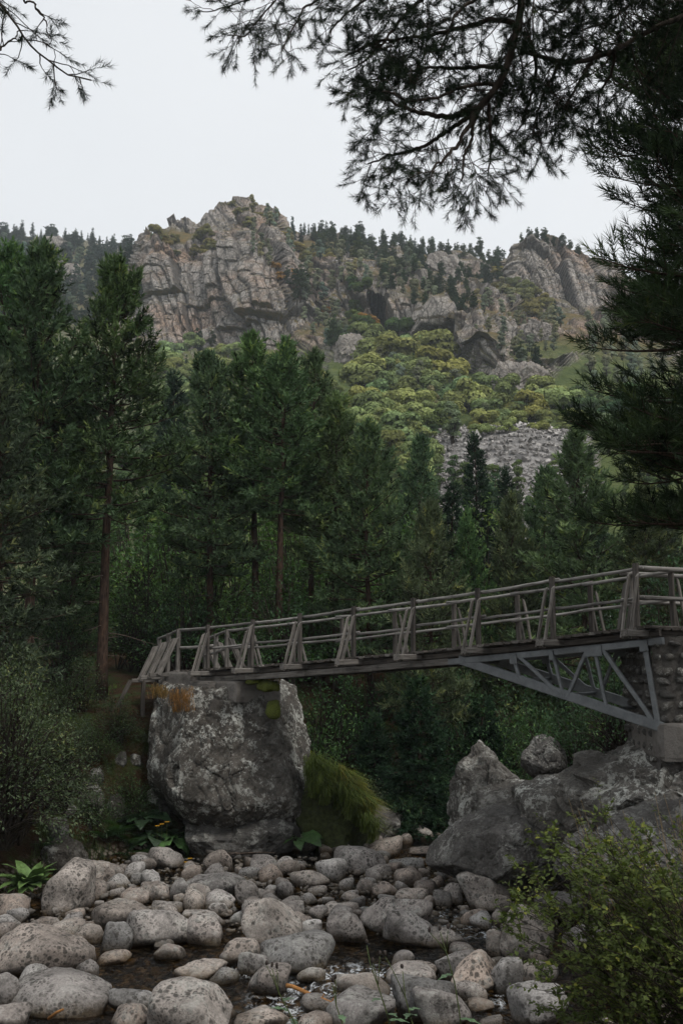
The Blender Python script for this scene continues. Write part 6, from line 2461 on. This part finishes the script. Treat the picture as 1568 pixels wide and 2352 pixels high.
region(poly([(640, 560), (765, 585), (765, 630), (640, 600)]), 18, FBUSH, 'bush', 'bush', 24, C_OLIVE, 'olive bush on the shoulder right of the summit crag', 4.2, 1.1)
region(poly([(580, 600), (615, 610), (720, 690), (860, 740), (840, 760), (640, 660)]), 12, FBUSH, 'bush', 'bush', 18, C_RUST, 'rust coloured bush on the ledges of the main crag', 4.2, 1.2)
region(poly([(700, 680), (790, 690), (800, 800), (740, 800), (700, 740)]), 18, FBIRCH, 'birch_tree', 'broadleaf tree', 42, C_GREY, 'grey birch clinging to the right end of the main cliff', 8, 1.1)
region(poly([(800, 690), (850, 700), (860, 800), (780, 850), (770, 790)]), 14, FBUSH, 'bush', 'bush', 38, (.085, .125, .04), 'green bush left of the cave', 4.2, 1.1)
region(poly([(900, 780), (950, 790), (950, 815), (890, 810)]), 4, FBUSH, 'bush', 'bush', 48, (.05, .085, .032), 'dark green bush at the mouth of the cave', 4.2, 1.0)
region(poly([(1100, 620), (1170, 650), (1280, 720), (1260, 745), (1150, 700)]), 22, FBUSH, 'bush', 'bush', 30, C_OLIVE, 'olive bush on the slope before the right crag', 4.2, 1.1)
region(below_ridge(1170, 1330, 0, 14), 16, FPINE, 'conifer_tree', 'conifer', 30, C_PINE, 'small pine on top of the right crag', 10, 1.1)
region(poly([(365, 800), (560, 815), (600, 830), (760, 860), (760, 930), (420, 930), (360, 860)]), 46, FBUSH, 'bush', 'bush', 44, C_GREEN, 'bright green bush on the slope left of centre', 4.2, 1.15)
region(poly([(830, 800), (960, 810), (1060, 870), (1140, 915), (1330, 930), (1340, 985), (1130, 965), (1000, 960), (960, 1000), (860, 1010), (820, 930), (840, 860)]), 74, FBUSH, 'bush', 'bush', 58, C_GREEN, 'green bush on the slope below the cave', 4.2, 1.1, .5)
region(poly([(800, 930), (900, 960), (950, 1010), (900, 1060), (800, 1000)]), 14, FBUSH, 'bush', 'bush', 58, C_GREEN, 'large green bush beside the left edge of the scree', 4.2, 1.1)
region(poly([(1330, 930), (1600, 930), (1620, 1010), (1350, 1000)]), 22, FBUSH, 'bush', 'bush', 50, (.08, .12, .045), 'green bush on the slope behind the near pine', 4.2, 1.15)
region(poly([(1330, 760), (1600, 780), (1600, 930), (1330, 900)]), 34, FBIRCH, 'birch_tree', 'broadleaf tree', 48, C_GREY, 'grey green tree on the slope at the far right', 8, 1.1)
for x, y, h, lab in [(1043, 1030, 110, 'tall pale birch on the scree'), (1116, 985, 68, 'smaller pale birch at the top of the scree'), (1395, 1050, 100, 'pale round birch at the right edge of the scree'), (1000, 1000, 62, None)]:
    if lab:
        place_far(FBIRCH, 'birch_tree', 'broadleaf tree', x, y, h, (.19, .23, .125), lab, None, 8, 1.0)
for x, y, h, lab in [(890, 1040, 66, 'yellow green bush at the left foot of the scree'), (998, 1000, 62, 'round green bush at the top edge of the scree'), (905, 890, 30, 'yellow bush on the lower slope')]:
    place_far(FBUSH, 'bush', 'bush', x, y, h, (.13, .165, .05), lab, None, 4.2, 1.1)
region(poly([(840, 840), (960, 830), (1140, 930), (1300, 960), (1000, 950), (860, 960)]), 12, FPINE, 'conifer_tree', 'conifer', 52, C_PINE, 'small conifer among the green bushes below the cave', 10, .9)
region(poly([(840, 840), (960, 830), (1140, 930), (1300, 960), (1000, 950), (860, 960)]), 14, FBIRCH, 'birch_tree', 'broadleaf tree', 58, C_GREY, 'grey birch among the green bushes below the cave', 8, 1.1)
region(poly([(930, 985), (1330, 985), (1340, 1010), (940, 1010)]), 16, FBUSH, 'bush', 'bush', 34, C_GREEN, 'low bush creeping over the upper edge of the scree', 4.2, 1.2, .5)
region(poly([(925, 1010), (975, 1010), (985, 1110), (930, 1110)]), 12, FBUSH, 'bush', 'bush', 50, C_GREEN, 'bush along the left side of the scree', 4.2, 1.1, .45)
# lower slope woods between the near pines and the scree
region(poly([(-60, 900), (420, 930), (700, 960), (880, 1060), (1000, 1150), (1000, 1250), (-60, 1250)]), 80, FBIRCH, 'birch_tree', 'broadleaf tree', 85, (.07, .11, .038), 'leafy tree in the valley behind the pines', 8, 1.2)
region(poly([(900, 1110), (1400, 1120), (1600, 1050), (1600, 1250), (900, 1250)]), 30, FBIRCH, 'birch_tree', 'broadleaf tree', 80, (.085, .125, .05), 'leafy tree in the valley below the scree', 8, 1.1)
for x, y, h, c, lab in [(1140, 1230, 170, (.10, .135, .065), 'light green larch beside the narrow dark spruce'), (1190, 1250, 150, (.085, .12, .06), 'second light green larch right of the narrow dark spruce')]:
    place_far(FPINE, 'larch_tree', 'conifer', x, y, h, c, lab, None, 10, .75)


# ------------------------------------------------------------------ rock outcrops standing out of the slope
for k, (x0, x1, yt, yb, lab, sd) in enumerate([
        (1120, 1265, 832, 930, 'lower rock outcrop with vertical cracks above the green bushes', 61), (1190, 1268, 738, 800, 'small square rock outcrop below the right crag', 62),
        
        (965, 1060, 585, 660, 'rock knob in the wood between the two crags', 65), (765, 860, 770, 850, 'broken rock step left of the cave', 66), (95, 165, 545, 600, 'misty rock face on the left hill', 67), (110, 190, 600, 680, 'lower misty rock face on the left hill', 68), (790, 850, 565, 600, 'small rock below the skyline between the two crags', 69)]):
    p = on_mountain((x0 + x1) / 2, yb - (yb - yt) * .3)
    Y = p[1] + 1
    pl = [(0, 0, 1, .92), (-.2, -1, .12, .8), (.35, -.9, .1, .85), (-.95, -.3, .1, .9), (1, -.1, .1, .95), (0, 1, 0, 1), (0, 0, -1, 1), (.5, -.3, .8, .95)]
    o = hero_rock('rock_outcrop', lab, 'rock', x0, x1, yt, yb, Y, (x1 - x0) / FPX * Y * .55, M_CRAG, sd, pl, 18, .16, .17, 6, .15)

# ================================================================== haze in the valley air
def build_haze():
    x0, x1, y0, y1, z0, z1 = -1480, 1480, -680, 1480, -2.7, 300.0
    V = [(x0, y0, z0), (x1, y0, z0), (x1, y1, z0), (x0, y1, z0), (x0, y0, z1), (x1, y0, z1), (x1, y1, z1), (x0, y1, z1)]
    F = [(0, 3, 2, 1), (4, 5, 6, 7), (0, 1, 5, 4), (1, 2, 6, 5), (2, 3, 7, 6), (3, 0, 4, 7)]
    m = bpy.data.materials.new('valley_haze')
    m.use_nodes = True
    t = m.node_tree
    t.nodes.clear()
    o = t.nodes.new('ShaderNodeOutputMaterial')
    v = t.nodes.new('ShaderNodeVolumePrincipled')
    v.inputs['Color'].default_value = (.86, .93, 1.0, 1)
    v.inputs['Density'].default_value = HAZE
    v.inputs['Anisotropy'].default_value = 0.0
    t.links.new(v.outputs[0], o.inputs['Volume'])
    me = make_mesh('haze', V, F, m)
    ob = link('haze', me)
    ob['kind'] = 'stuff'


HAZE = 0.00027
build_haze()
